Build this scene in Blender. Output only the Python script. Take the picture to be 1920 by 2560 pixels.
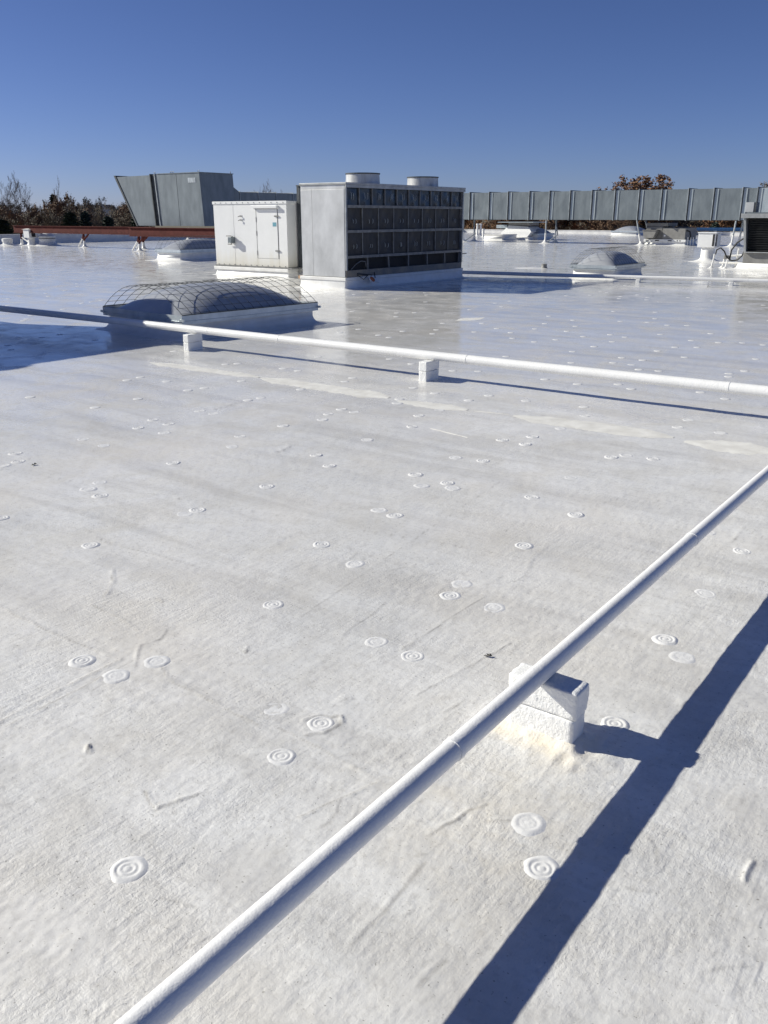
import bpy, bmesh, math, random
import numpy as np
from mathutils import Vector, Matrix
from mathutils.geometry import tessellate_polygon

random.seed(7)
scene = bpy.context.scene
for o in list(bpy.data.objects):
    bpy.data.objects.remove(o)
COL = scene.collection
R = math.radians

# ------------------------------------------------------------------ camera
F, HZ, H = 2160.0, 541.0, 1.55            # focal length / horizon row in photo pixels, eye height in metres
PITCH = math.atan((1280 - HZ) / F)
HEAD = R(36.5)                            # the camera looks this far to the left of +Y (the pipe direction)
cam_d = bpy.data.cameras.new('camera')
cam_d.sensor_fit = 'VERTICAL'; cam_d.sensor_height = 24.0
cam_d.lens = 24.0 * F / 2560.0
cam_d.clip_start = 0.05; cam_d.clip_end = 5000
cam = bpy.data.objects.new('camera', cam_d); COL.objects.link(cam)
cam.location = (0, 0, H)
cam.rotation_euler = (R(90) - PITCH, 0, HEAD)
scene.camera = cam

# ------------------------------------------------------------------ sky, sun, exposure
SH = (1.68, 0.66)                         # shadow of a 1 m post on the roof, metres in x and y
SUN_EL = math.atan(1 / math.hypot(*SH))
world = bpy.data.worlds.new('World'); scene.world = world
world.use_nodes = True
wn = world.node_tree
bg = wn.nodes['Background']
sky = wn.nodes.new('ShaderNodeTexSky'); sky.sky_type = 'NISHITA'
sky.sun_disc = False
sky.sun_elevation = SUN_EL
sky.sun_rotation = math.atan2(-SH[0], -SH[1])
sky.altitude = 2000; sky.air_density = 0.8; sky.dust_density = 1.5; sky.ozone_density = 3.6
hsv = wn.nodes.new('ShaderNodeHueSaturation'); hsv.inputs['Saturation'].default_value = 1.04
wn.links.new(sky.outputs['Color'], hsv.inputs['Color'])
wb = wn.nodes.new('ShaderNodeMix'); wb.data_type = 'RGBA'; wb.blend_type = 'MULTIPLY'     # the phone's cool white balance, the whole sky alike
wb.inputs[0].default_value = 1.0; wb.inputs[7].default_value = (1.06, 1.03, 1.34, 1)
wn.links.new(hsv.outputs['Color'], wb.inputs[6]); wn.links.new(wb.outputs[2], bg.inputs['Color'])
bg.inputs['Strength'].default_value = 0.05
sun_d = bpy.data.lights.new('sun', 'SUN'); sun_d.energy = 5.0; sun_d.angle = R(0.53)
sun_d.color = (1.0, 0.968, 0.855)
sun = bpy.data.objects.new('sun', sun_d); COL.objects.link(sun)
sun.rotation_euler = Vector((SH[0], SH[1], -1)).to_track_quat('-Z', 'Y').to_euler()
sun.location = (-20, -10, 30)
scene.render.engine = 'CYCLES'
scene.view_settings.view_transform = 'Standard'; scene.view_settings.look = 'None'
scene.view_settings.gamma = 1.0; scene.view_settings.use_curve_mapping = False
scene.view_settings.exposure = 0.24

# ------------------------------------------------------------------ pixel -> place helpers
_fw = np.array([-math.sin(HEAD) * math.cos(PITCH), math.cos(HEAD) * math.cos(PITCH), -math.sin(PITCH)])
_rt = np.array([math.cos(HEAD), math.sin(HEAD), 0.0]); _up = np.cross(_rt, _fw)
def ground(u, v, z=0.0):
    d = _rt * (u - 960) + _up * (1280 - v) + _fw * F
    t = (z - H) / d[2]
    return (float(d[0] * t), float(d[1] * t), z)
def D(u, v, z=0.0):                        # the same for pixels read on a 1659 wide view
    return ground(u * 1920 / 1659, v * 1920 / 1659, z)
def at_depth(u, depth):                    # plan position of a far thing at a depth along the view
    lat = (u - 960) * depth / math.hypot(F, 1280 - HZ)
    return (lat * math.cos(HEAD) - depth * math.sin(HEAD), lat * math.sin(HEAD) + depth * math.cos(HEAD))

# ------------------------------------------------------------------ materials
def new_mat(name):
    m = bpy.data.materials.new(name); m.use_nodes = True
    nt = m.node_tree
    return m, nt, nt.nodes['Principled BSDF']
def N(nt, typ, **kw):
    n = nt.nodes.new(typ)
    for k, v in kw.items():
        if k in n.inputs.keys(): n.inputs[k].default_value = v
        else: setattr(n, k, v)
    return n
def ramp(nt, src, p0, p1, c0=(0, 0, 0, 1), c1=(1, 1, 1, 1)):
    r = nt.nodes.new('ShaderNodeValToRGB')
    r.color_ramp.elements[0].position = p0; r.color_ramp.elements[1].position = p1
    r.color_ramp.elements[0].color = c0; r.color_ramp.elements[1].color = c1
    nt.links.new(src, r.inputs['Fac']); return r.outputs['Color']
def mixc(nt, fac, a, b, mode='MIX'):
    m = nt.nodes.new('ShaderNodeMix'); m.data_type = 'RGBA'; m.blend_type = mode
    for s, v in ((m.inputs[0], fac), (m.inputs[6], a), (m.inputs[7], b)):
        if hasattr(v, 'is_linked') or hasattr(v, 'links'): nt.links.new(v, s)
        elif isinstance(v, (int, float)): s.default_value = v
        else: s.default_value = (*v[:3], 1)
    return m.outputs[2]
def mth(nt, op, a, b=None, clamp=False):
    m = nt.nodes.new('ShaderNodeMath'); m.operation = op; m.use_clamp = clamp
    for i, v in enumerate((a, b)):
        if v is None: continue
        if isinstance(v, (int, float)): m.inputs[i].default_value = v
        else: nt.links.new(v, m.inputs[i])
    return m.outputs[0]
def noise(nt, vec, scale, detail=4, rough=0.55, dist=0.0):
    n = nt.nodes.new('ShaderNodeTexNoise')
    n.inputs['Scale'].default_value = scale; n.inputs['Detail'].default_value = detail
    n.inputs['Roughness'].default_value = rough; n.inputs['Distortion'].default_value = dist
    if vec is not None: nt.links.new(vec, n.inputs['Vector'])
    return n.outputs['Fac']
def coords(nt, kind='Object', scale=None, rot=None):
    c = nt.nodes.new('ShaderNodeTexCoord'); out = c.outputs[kind]
    if scale or rot:
        mp = nt.nodes.new('ShaderNodeMapping')
        if scale: mp.inputs['Scale'].default_value = scale
        if rot: mp.inputs['Rotation'].default_value = rot
        nt.links.new(out, mp.inputs['Vector']); out = mp.outputs['Vector']
    return out
def bump(nt, b, height, strength, dist):
    n = nt.nodes.new('ShaderNodeBump'); n.inputs['Distance'].default_value = dist
    if isinstance(strength, (int, float)): n.inputs['Strength'].default_value = strength
    else: nt.links.new(strength, n.inputs['Strength'])
    nt.links.new(height, n.inputs['Height'])
    nt.links.new(n.outputs['Normal'], b.inputs['Normal'])

M = {}
def simple(name, c1, c2, scale=6.0, rough=0.6, metal=0.0, bstr=0.0, bscale=60.0, bdist=0.002, streak=None, lo=0.35, hi=0.65, spec=None, kind='Object'):
    m, nt, b = new_mat(name)
    v = coords(nt, kind, streak)
    f = noise(nt, v, scale, 5, 0.6)
    nt.links.new(ramp(nt, f, lo, hi, (*c1, 1), (*c2, 1)), b.inputs['Base Color'])
    b.inputs['Roughness'].default_value = rough; b.inputs['Metallic'].default_value = metal
    if spec is not None: b.inputs['Specular IOR Level'].default_value = spec
    if bstr:
        bump(nt, b, noise(nt, coords(nt, kind), bscale, 4, 0.6), bstr, bdist)
    M[name] = m
    return m

# white roof coating: grimy near-white, brushed on, glossier where it lies smooth and flat further out
m, nt, b = new_mat('roof_coating')
v = coords(nt, 'Object')
vb = coords(nt, 'Object', (26, 3.2, 1), (0, 0, R(14)))
vb2 = coords(nt, 'Object', (4, 30, 1), (0, 0, R(-25)))
big = noise(nt, v, 0.55, 5, 0.62, 0.4)
mid = noise(nt, v, 2.3, 6, 0.65, 0.6)
fine = noise(nt, v, 38, 5, 0.7)
blot = noise(nt, v, 9, 5, 0.7, 0.3)
streaks = noise(nt, coords(nt, 'Object', (0.35, 2.6, 1), (0, 0, R(4))), 1.3, 5, 0.65, 0.5)
base = mixc(nt, ramp(nt, big, 0.34, 0.66), (0.69, 0.688, 0.672), (0.835, 0.83, 0.81))
base = mixc(nt, mth(nt, 'MULTIPLY', ramp(nt, mid, 0.44, 0.72), 0.68), base, (0.545, 0.53, 0.50))
base = mixc(nt, mth(nt, 'MULTIPLY', ramp(nt, streaks, 0.46, 0.70), 0.55), base, (0.47, 0.455, 0.43))
base = mixc(nt, mth(nt, 'MULTIPLY', ramp(nt, blot, 0.52, 0.76), 0.40), base, (0.50, 0.485, 0.45))
base = mixc(nt, mth(nt, 'MULTIPLY', ramp(nt, fine, 0.50, 0.72), 0.45), base, (0.40, 0.385, 0.36))
warm = noise(nt, v, 0.9, 3, 0.5)
base = mixc(nt, mth(nt, 'MULTIPLY', ramp(nt, warm, 0.45, 0.7), 0.35), base, (0.78, 0.73, 0.65))
speck = noise(nt, v, 95, 2, 0.5)
base = mixc(nt, mth(nt, 'MULTIPLY', ramp(nt, speck, 0.675, 0.735), 0.65), base, (0.19, 0.18, 0.16))
gr = nt.nodes.new('ShaderNodeAttribute'); gr.attribute_name = 'grime'
base = mixc(nt, mth(nt, 'MULTIPLY', gr.outputs['Fac'], mth(nt, 'ADD', mth(nt, 'MULTIPLY', fine, 1.3), 0.0), True), base, (0.30, 0.285, 0.26))
cr_ = nt.nodes.new('ShaderNodeAttribute'); cr_.attribute_name = 'cream'
base = mixc(nt, mth(nt, 'MULTIPLY', cr_.outputs['Fac'], ramp(nt, blot, 0.3, 0.6), True), base, (0.88, 0.79, 0.63))
nt.links.new(base, b.inputs['Base Color'])
geo = nt.nodes.new('ShaderNodeNewGeometry')
ln = nt.nodes.new('ShaderNodeVectorMath'); ln.operation = 'LENGTH'; nt.links.new(v, ln.inputs[0])
far = nt.nodes.new('ShaderNodeMapRange'); nt.links.new(ln.outputs['Value'], far.inputs['Value'])
far.inputs['From Min'].default_value = 3.0; far.inputs['From Max'].default_value = 11.0
rg = nt.nodes.new('ShaderNodeMapRange'); nt.links.new(far.outputs['Result'], rg.inputs['Value'])
rg.inputs['To Min'].default_value = 0.45; rg.inputs['To Max'].default_value = 0.09
rr = mth(nt, 'ADD', rg.outputs['Result'], mth(nt, 'MULTIPLY', ramp(nt, mid, 0.42, 0.70), 0.26))
nt.links.new(rr, b.inputs['Roughness'])
hb = mth(nt, 'ADD', mth(nt, 'MULTIPLY', noise(nt, vb, 2.2, 3, 0.55), 0.55), mth(nt, 'MULTIPLY', noise(nt, vb2, 1.6, 3, 0.5), 0.22))
hb = mth(nt, 'ADD', hb, mth(nt, 'MULTIPLY', noise(nt, v, 85, 5, 0.7, 0.4), 0.75))
bs = nt.nodes.new('ShaderNodeMapRange'); nt.links.new(far.outputs['Result'], bs.inputs['Value'])
bs.inputs['To Min'].default_value = 0.85; bs.inputs['To Max'].default_value = 0.02
coat = mth(nt, 'ADD', mth(nt, 'MULTIPLY', ramp(nt, noise(nt, v, 1.6, 4, 0.6, 0.5), 0.38, 0.66), 0.8), 0.22)    # some passes of the brush lie smoother
bump(nt, b, hb, mth(nt, 'MULTIPLY', bs.outputs['Result'], coat), 0.0055)
M['roof_coating'] = m

def white_coat(name, bscale, bstr, c1=(0.80, 0.80, 0.79), c2=(0.87, 0.87, 0.86), rough=0.4):
    m, nt, b = new_mat(name)
    v = coords(nt, 'Object')
    base = mixc(nt, ramp(nt, noise(nt, v, 5, 5, 0.6), 0.35, 0.7), c1, c2)
    base = mixc(nt, mth(nt, 'MULTIPLY', ramp(nt, noise(nt, v, 23, 5, 0.7), 0.6, 0.8), 0.35), base, (0.6, 0.57, 0.5))
    nt.links.new(base, b.inputs['Base Color']); b.inputs['Roughness'].default_value = rough
    h = mth(nt, 'ADD', noise(nt, v, bscale, 4, 0.55), mth(nt, 'MULTIPLY', noise(nt, v, bscale * 0.3, 2, 0.5), 1.2))
    bump(nt, b, h, bstr, 0.004)
    M[name] = m
white_coat('pipe_coating', 190, 0.26)
white_coat('block_coating', 150, 0.6, (0.84, 0.84, 0.82), (0.88, 0.88, 0.87))
white_coat('curb_coating', 30, 0.25, (0.74, 0.73, 0.70), (0.85, 0.85, 0.83))
white_coat('plate_coating', 90, 0.25, (0.74, 0.735, 0.72), (0.82, 0.815, 0.80), 0.42)
simple('cream_tape', (0.74, 0.72, 0.66), (0.90, 0.885, 0.82), 7, 0.45, bstr=0.3, bscale=80)
simple('parapet_coating', (0.66, 0.655, 0.65), (0.80, 0.795, 0.78), 1.4, 0.6)
simple('galvanised', (0.155, 0.18, 0.195), (0.215, 0.245, 0.26), 3.2, 0.42, 0.25, bstr=0.08, bscale=9, bdist=0.01, streak=(1, 1, 0.35))
simple('galvanised_bright', (0.33, 0.385, 0.415), (0.44, 0.49, 0.515), 3.0, 0.4, 0.25, streak=(1, 1, 0.3))
simple('flange_steel', (0.24, 0.265, 0.28), (0.52, 0.56, 0.58), 14, 0.4, 0.3, streak=(1, 1, 0.25))
simple('dark_flange', (0.035, 0.04, 0.045), (0.07, 0.08, 0.085), 8, 0.5)
simple('side_steel', (0.46, 0.465, 0.46), (0.68, 0.685, 0.68), 1.6, 0.38, 0.25, streak=(1, 1, 0.6), bstr=0.03, bscale=5, bdist=0.01)
simple('cap_steel', (0.30, 0.31, 0.31), (0.44, 0.45, 0.45), 5, 0.45, 0.3)
simple('shroud_steel', (0.36, 0.36, 0.35), (0.62, 0.62, 0.60), 6, 0.42, 0.4, streak=(1, 1, 0.3))
simple('rail_steel', (0.16, 0.16, 0.16), (0.27, 0.27, 0.265), 9, 0.5, 0.3)
simple('coil_black', (0.010, 0.010, 0.010), (0.022, 0.021, 0.020), 20, 0.7)
simple('filter_mesh', (0.022, 0.021, 0.020), (0.050, 0.047, 0.043), 7, 0.55, bstr=0.2, bscale=300, bdist=0.002, streak=(1, 1, 0.3))
simple('filter_blue', (0.010, 0.018, 0.030), (0.030, 0.045, 0.065), 5, 0.22, streak=(1, 1, 0.3))
simple('rusty_base', (0.20, 0.19, 0.17), (0.36, 0.30, 0.22), 3, 0.7, lo=0.4, hi=0.75)
simple('red_primer', (0.075, 0.019, 0.016), (0.11, 0.030, 0.025), 4, 0.8, spec=0.15)
simple('black_rubber', (0.012, 0.012, 0.012), (0.025, 0.025, 0.025), 9, 0.6)
simple('wire_steel', (0.028, 0.033, 0.034), (0.06, 0.068, 0.07), 20, 0.5, 0.3)
simple('frame_alum', (0.46, 0.51, 0.54), (0.60, 0.65, 0.68), 6, 0.35, 0.3)
simple('dome_acrylic', (0.36, 0.375, 0.40), (0.43, 0.445, 0.47), 3, 0.3)
simple('grey_cabinet', (0.20, 0.195, 0.185), (0.26, 0.255, 0.24), 4, 0.55)
simple('grey_cabinet_dark', (0.13, 0.128, 0.12), (0.18, 0.175, 0.165), 4, 0.55)
simple('louver_dark', (0.020, 0.022, 0.024), (0.040, 0.043, 0.046), 5, 0.5)
simple('blue_tarp', (0.03, 0.10, 0.24), (0.05, 0.15, 0.32), 6, 0.5)
simple('orange_rust', (0.36, 0.09, 0.03), (0.55, 0.17, 0.06), 12, 0.7)
simple('raw_wood', (0.42, 0.24, 0.12), (0.55, 0.34, 0.18), 12, 0.7)
simple('sticker_blue', (0.10, 0.28, 0.36), (0.16, 0.36, 0.44), 40, 0.5)
simple('dead_leaf', (0.020, 0.022, 0.02), (0.06, 0.055, 0.045), 60, 0.6)
simple('bark', (0.11, 0.092, 0.075), (0.20, 0.17, 0.14), 3, 0.9)
simple('pale_bark', (0.19, 0.175, 0.155), (0.30, 0.28, 0.25), 3, 0.9)
simple('twig', (0.125, 0.095, 0.072), (0.21, 0.16, 0.125), 1.2, 0.9)
simple('leaf_brown', (0.13, 0.078, 0.046), (0.23, 0.135, 0.075), 0.8, 0.8)
simple('leaf_rust', (0.15, 0.075, 0.035), (0.26, 0.14, 0.065), 0.8, 0.8)
simple('leaf_dull', (0.105, 0.085, 0.06), (0.18, 0.145, 0.10), 0.8, 0.8)
simple('needle', (0.012, 0.022, 0.018), (0.030, 0.050, 0.036), 1.2, 0.8)
simple('dry_grass', (0.10, 0.085, 0.05), (0.16, 0.135, 0.08), 0.4, 0.95)
simple('house_wall', (0.55, 0.53, 0.5), (0.65, 0.63, 0.6), 1, 0.8)
simple('house_roof', (0.06, 0.06, 0.065), (0.09, 0.09, 0.095), 2, 0.8)
simple('wall_render', (0.40, 0.38, 0.35), (0.46, 0.44, 0.41), 0.6, 0.85)
simple('white_metal', (0.74, 0.745, 0.74), (0.80, 0.80, 0.795), 3, 0.45)
# white painted cabinet skin with a yellowed lower edge
m, nt, b = new_mat('cabinet_white')
v = coords(nt, 'Object')
sp = nt.nodes.new('ShaderNodeSeparateXYZ'); nt.links.new(v, sp.inputs[0])
stain = mth(nt, 'MULTIPLY', ramp(nt, mth(nt, 'ADD', sp.outputs['Z'], mth(nt, 'MULTIPLY', noise(nt, coords(nt, 'Object', (3, 3, 0.4)), 2.2, 4), 0.5)), 0.50, 0.95, (1, 1, 1, 1), (0, 0, 0, 1)), 0.5)
base = mixc(nt, ramp(nt, noise(nt, v, 2.4, 4), 0.35, 0.7), (0.73, 0.738, 0.735), (0.78, 0.785, 0.78))
base = mixc(nt, stain, base, (0.58, 0.52, 0.36))
nt.links.new(base, b.inputs['Base Color']); b.inputs['Roughness'].default_value = 0.38
bump(nt, b, noise(nt, v, 4, 3), 0.08, 0.01)
M['cabinet_white'] = m

# ------------------------------------------------------------------ mesh builder
class MB:
    def __init__(self): self.v = []; self.f = []
    def add(self, vs, fs):
        o = len(self.v); self.v += [tuple(p) for p in vs]; self.f += [tuple(i + o for i in f) for f in fs]; return self
    def box(self, x0, x1, y0, y1, z0, z1, rot=None, piv=None):
        vs = [(x0, y0, z0), (x1, y0, z0), (x1, y1, z0), (x0, y1, z0), (x0, y0, z1), (x1, y0, z1), (x1, y1, z1), (x0, y1, z1)]
        if rot is not None:
            c = Vector(piv) if piv is not None else Vector(((x0 + x1) / 2, (y0 + y1) / 2, (z0 + z1) / 2))
            vs = [tuple(rot @ (Vector(p) - c) + c) for p in vs]
        return self.add(vs, [(0, 3, 2, 1), (4, 5, 6, 7), (0, 1, 5, 4), (1, 2, 6, 5), (2, 3, 7, 6), (3, 0, 4, 7)])
    def tube(self, pts, r, n=8, cap=True, r1=None):
        pts = [Vector(p) for p in pts]; k = len(pts); vs = []; fs = []
        up = None
        for i, p in enumerate(pts):
            d = (pts[min(i + 1, k - 1)] - pts[max(i - 1, 0)]).normalized()
            if up is None:
                up = d.orthogonal().normalized()
            else:
                up = (up - d * up.dot(d)).normalized()
            s = d.cross(up)
            rr = r if r1 is None else r + (r1 - r) * i / (k - 1)
            for j in range(n):
                a = 2 * math.pi * j / n
                vs.append(p + (up * math.cos(a) + s * math.sin(a)) * rr)
        for i in range(k - 1):
            for j in range(n):
                fs.append((i * n + j, i * n + (j + 1) % n, (i + 1) * n + (j + 1) % n, (i + 1) * n + j))
        if cap:
            fs.append(tuple(range(n - 1, -1, -1))); fs.append(tuple((k - 1) * n + j for j in range(n)))
        return self.add(vs, fs)
    def lathe(self, prof, n=24, c=(0, 0), capb=False, capt=True):
        vs = []; fs = []
        for r, z in prof:
            for j in range(n):
                a = 2 * math.pi * j / n
                vs.append((c[0] + r * math.cos(a), c[1] + r * math.sin(a), z))
        for i in range(len(prof) - 1):
            for j in range(n):
                fs.append((i * n + j, i * n + (j + 1) % n, (i + 1) * n + (j + 1) % n, (i + 1) * n + j))
        if capt: fs.append(tuple((len(prof) - 1) * n + j for j in range(n)))
        if capb: fs.append(tuple(range(n - 1, -1, -1)))
        return self.add(vs, fs)
    def rrings(self, x0, x1, y0, y1, rings, cap=True, bottom=False):     # rings of a rectangle: (outward offset, z)
        vs = []; fs = []; cn = 4
        for off, z in rings:
            rad = max(off, 0.0) + 0.012
            for (cx, cy, a0) in ((x1, y1, 0), (x0, y1, 90), (x0, y0, 180), (x1, y0, 270)):
                for k in range(cn):
                    a = R(a0 + 90 * k / (cn - 1))
                    if off >= 0:
                        vs.append((cx + (rad - 0.012) * math.cos(a), cy + (rad - 0.012) * math.sin(a), z))
                    else:
                        sx = 1 if cx == x1 else -1; sy = 1 if cy == y1 else -1
                        vs.append((cx + sx * off, cy + sy * off, z))
        n = 4 * cn
        for i in range(len(rings) - 1):
            for j in range(n):
                fs.append((i * n + j, i * n + (j + 1) % n, (i + 1) * n + (j + 1) % n, (i + 1) * n + j))
        if cap: fs.append(tuple((len(rings) - 1) * n + j for j in range(n)))
        if bottom: fs.append(tuple(range(n - 1, -1, -1)))
        return self.add(vs, fs)
    def prism(self, poly, y0, y1):                # polygon in (x, z), extruded along y
        n = len(poly)
        vs = [(x, y0, z) for x, z in poly] + [(x, y1, z) for x, z in poly]
        fs = [tuple(range(n)), tuple(range(2 * n - 1, n - 1, -1))]
        fs += [(i, i + n, (i + 1) % n + n, (i + 1) % n) for i in range(n)]
        return self.add(vs, fs)
    def mesh(self, name, mat, smooth=False):
        me = bpy.data.meshes.new(name); me.from_pydata(self.v, [], self.f)
        me.materials.append(M[mat])
        bm = bmesh.new(); bm.from_mesh(me)
        bmesh.ops.remove_doubles(bm, verts=bm.verts, dist=1e-6)
        bmesh.ops.recalc_face_normals(bm, faces=bm.faces); bm.to_mesh(me); bm.free()
        if smooth:
            me.polygons.foreach_set('use_smooth', [True] * len(me.polygons))
            me.set_sharp_from_angle(angle=R(42))
        return me
    def build(self, name, mat, parent=None, smooth=False, bevel=0.0, loc=None):
        o = bpy.data.objects.new(name, self.mesh(name, mat, smooth)); COL.objects.link(o)
        if parent is not None: o.parent = parent
        if loc is not None: o.location = loc
        if bevel:
            bv = o.modifiers.new('bevel', 'BEVEL'); bv.width = bevel; bv.segments = 2; bv.limit_method = 'ANGLE'
        return o
def put(name, me, parent, loc=(0, 0, 0), rot=(0, 0, 0)):
    o = bpy.data.objects.new(name, me); COL.objects.link(o); o.parent = parent
    o.location = loc; o.rotation_euler = rot; return o
def tag(o, label=None, cat=None, group=None, kind=None):
    for k, v in (('label', label), ('category', cat), ('group', group), ('kind', kind)):
        if v: o[k] = v
    return o
def thing(name, loc, label, cat, group=None, rz=0.0):
    o = bpy.data.objects.new(name, None); COL.objects.link(o)
    o.empty_display_size = 0.2; o.location = loc; o.rotation_euler = (0, 0, rz)
    return tag(o, label, cat, group)
def copy_tree(o, parent=None):
    c = o.copy(); COL.objects.link(c); c.parent = parent
    for ch in list(o.children): copy_tree(ch, c)
    return c
def BX(name, mat, parent, x0, x1, y0, y1, z0, z1, bevel=0.0):
    return MB().box(x0, x1, y0, y1, z0, z1).build(name, mat, parent, bevel=bevel)
FLARE = lambda f, h, t=0.14: [(f, 0.0), (f * 0.55, 0.012), (f * 0.25, 0.035), (f * 0.08, 0.075), (0.0, t), (0.0, h)]

# ------------------------------------------------------------------ roof height field
rng = np.random.default_rng(11)
class VN:                                    # tiled value noise
    def __init__(self, seed, n=256): self.t = np.random.default_rng(seed).random((n, n)); self.n = n
    def __call__(self, x, y):
        xi = np.floor(x).astype(int); yi = np.floor(y).astype(int)
        fx = x - xi; fy = y - yi
        fx = fx * fx * (3 - 2 * fx); fy = fy * fy * (3 - 2 * fy)
        n = self.n; t = self.t
        a = t[xi % n, yi % n]; b_ = t[(xi + 1) % n, yi % n]; c = t[xi % n, (yi + 1) % n]; d = t[(xi + 1) % n, (yi + 1) % n]
        return (a * (1 - fx) + b_ * fx) * (1 - fy) + (c * (1 - fx) + d * fx) * fy - 0.5
VNS = [VN(s) for s in range(8)]
RIDGES = []                                  # (points in plan, half width, height, one sided)
def ridge(pts, w, h, step=False):
    q = [D(*p) for p in pts]
    RIDGES.append(([(p[0], p[1]) for p in q], w * 0.72, h * 1.75, step))
ridge([(-60, 1280), (0, 1310), (130, 1375), (262, 1425)], 0.006, 0.0045)
ridge([(262, 1425), (130, 1490), (0, 1560), (-60, 1592)], 0.007, 0.0045)
ridge([(285, 1432), (150, 1502), (20, 1568)], 0.010, 0.0030)
ridge([(290, 1438), (300, 1395), (345, 1380), (360, 1358)], 0.010, 0.0035)
ridge([(352, 1440), (362, 1467), (460, 1515), (560, 1566)], 0.006, 0.0045, True)
ridge([(600, 1570), (690, 1612), (760, 1655), (835, 1690)], 0.006, 0.0035)
ridge([(242, 1232), (246, 1258), (226, 1290)], 0.009, 0.0045)
ridge([(180, 1140), (232, 1172), (330, 1196), (420, 1222)], 0.008, 0.0035)
ridge([(200, 1305), (260, 1335), (300, 1362)], 0.008, 0.003)
ridge([(338, 1745), (380, 1730), (424, 1716)], 0.010, 0.006)
ridge([(318, 1712), (333, 1740)], 0.008, 0.004)
ridge([(870, 1400), (960, 1342), (1045, 1288)], 0.005, 0.0035, True)
ridge([(740, 1370), (800, 1330), (830, 1300)], 0.006, 0.002)
ridge([(930, 1800), (958, 1780), (985, 1768), (1012, 1749), (1050, 1735)], 0.008, 0.0032)
ridge([(760, 2030), (830, 1960), (905, 1868)], 0.012, 0.0016)
ridge([(820, 1690), (762, 1715), (650, 1766)], 0.006, 0.004)
ridge([(1058, 1772), (1100, 1772)], 0.007, 0.005)
ridge([(185, 1622), (190, 1612), (196, 1624)], 0.009, 0.006)
ridge([(575, 978), (605, 975), (628, 963)], 0.016, 0.006)
ridge([(1607, 1900), (1622, 1862)], 0.010, 0.006)
ridge([(1580, 1170), (1604, 1140), (1659, 1165)], 0.009, 0.004)
ridge([(520, 1400), (530, 1408), (534, 1398)], 0.008, 0.005)
ridge([(338, 1292), (352, 1300)], 0.008, 0.005)
ridge([(460, 885), (515, 870), (530, 872)], 0.02, 0.006)
ridge([(1060, 1155), (1240, 1105), (1420, 1050)], 0.006, 0.0015)
ridge([(650, 1330), (900, 1160), (1080, 1040)], 0.005, 0.0015, True)
ridge([(-20, 1010), (500, 1095), (1100, 1200), (1500, 1290)], 0.006, 0.0018, True)
ridge([(900, 1500), (1010, 1440), (1100, 1390)], 0.006, 0.002)
ridge([(1180, 1180), (1150, 1205), (1140, 1230)], 0.01, 0.003)
ridge([(655, 1555), (690, 1545), (735, 1548), (740, 1560)], 0.010, 0.006)
ridge([(660, 1585), (700, 1582), (728, 1566)], 0.009, 0.005)
for k in range(170):                         # loose wrinkles and brush ends of the coating
    dd = 1.0 + 6.5 * random.random() ** 1.4; tt = random.uniform(-0.55, 0.6)
    x, y = at_depth(960 + tt * 2283, dd)
    a = random.gauss(R(70), 0.6); L = random.uniform(0.02, 0.09); c = random.uniform(-0.5, 0.5)
    p = [(x + L * s * math.cos(a + c * s), y + L * s * math.sin(a + c * s)) for s in (0, 0.5, 1)]
    RIDGES.append((p, random.uniform(0.004, 0.008), random.uniform(0.0008, 0.0026), random.random() < 0.4))
BLK = (-1.003, 2.213)
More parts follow.
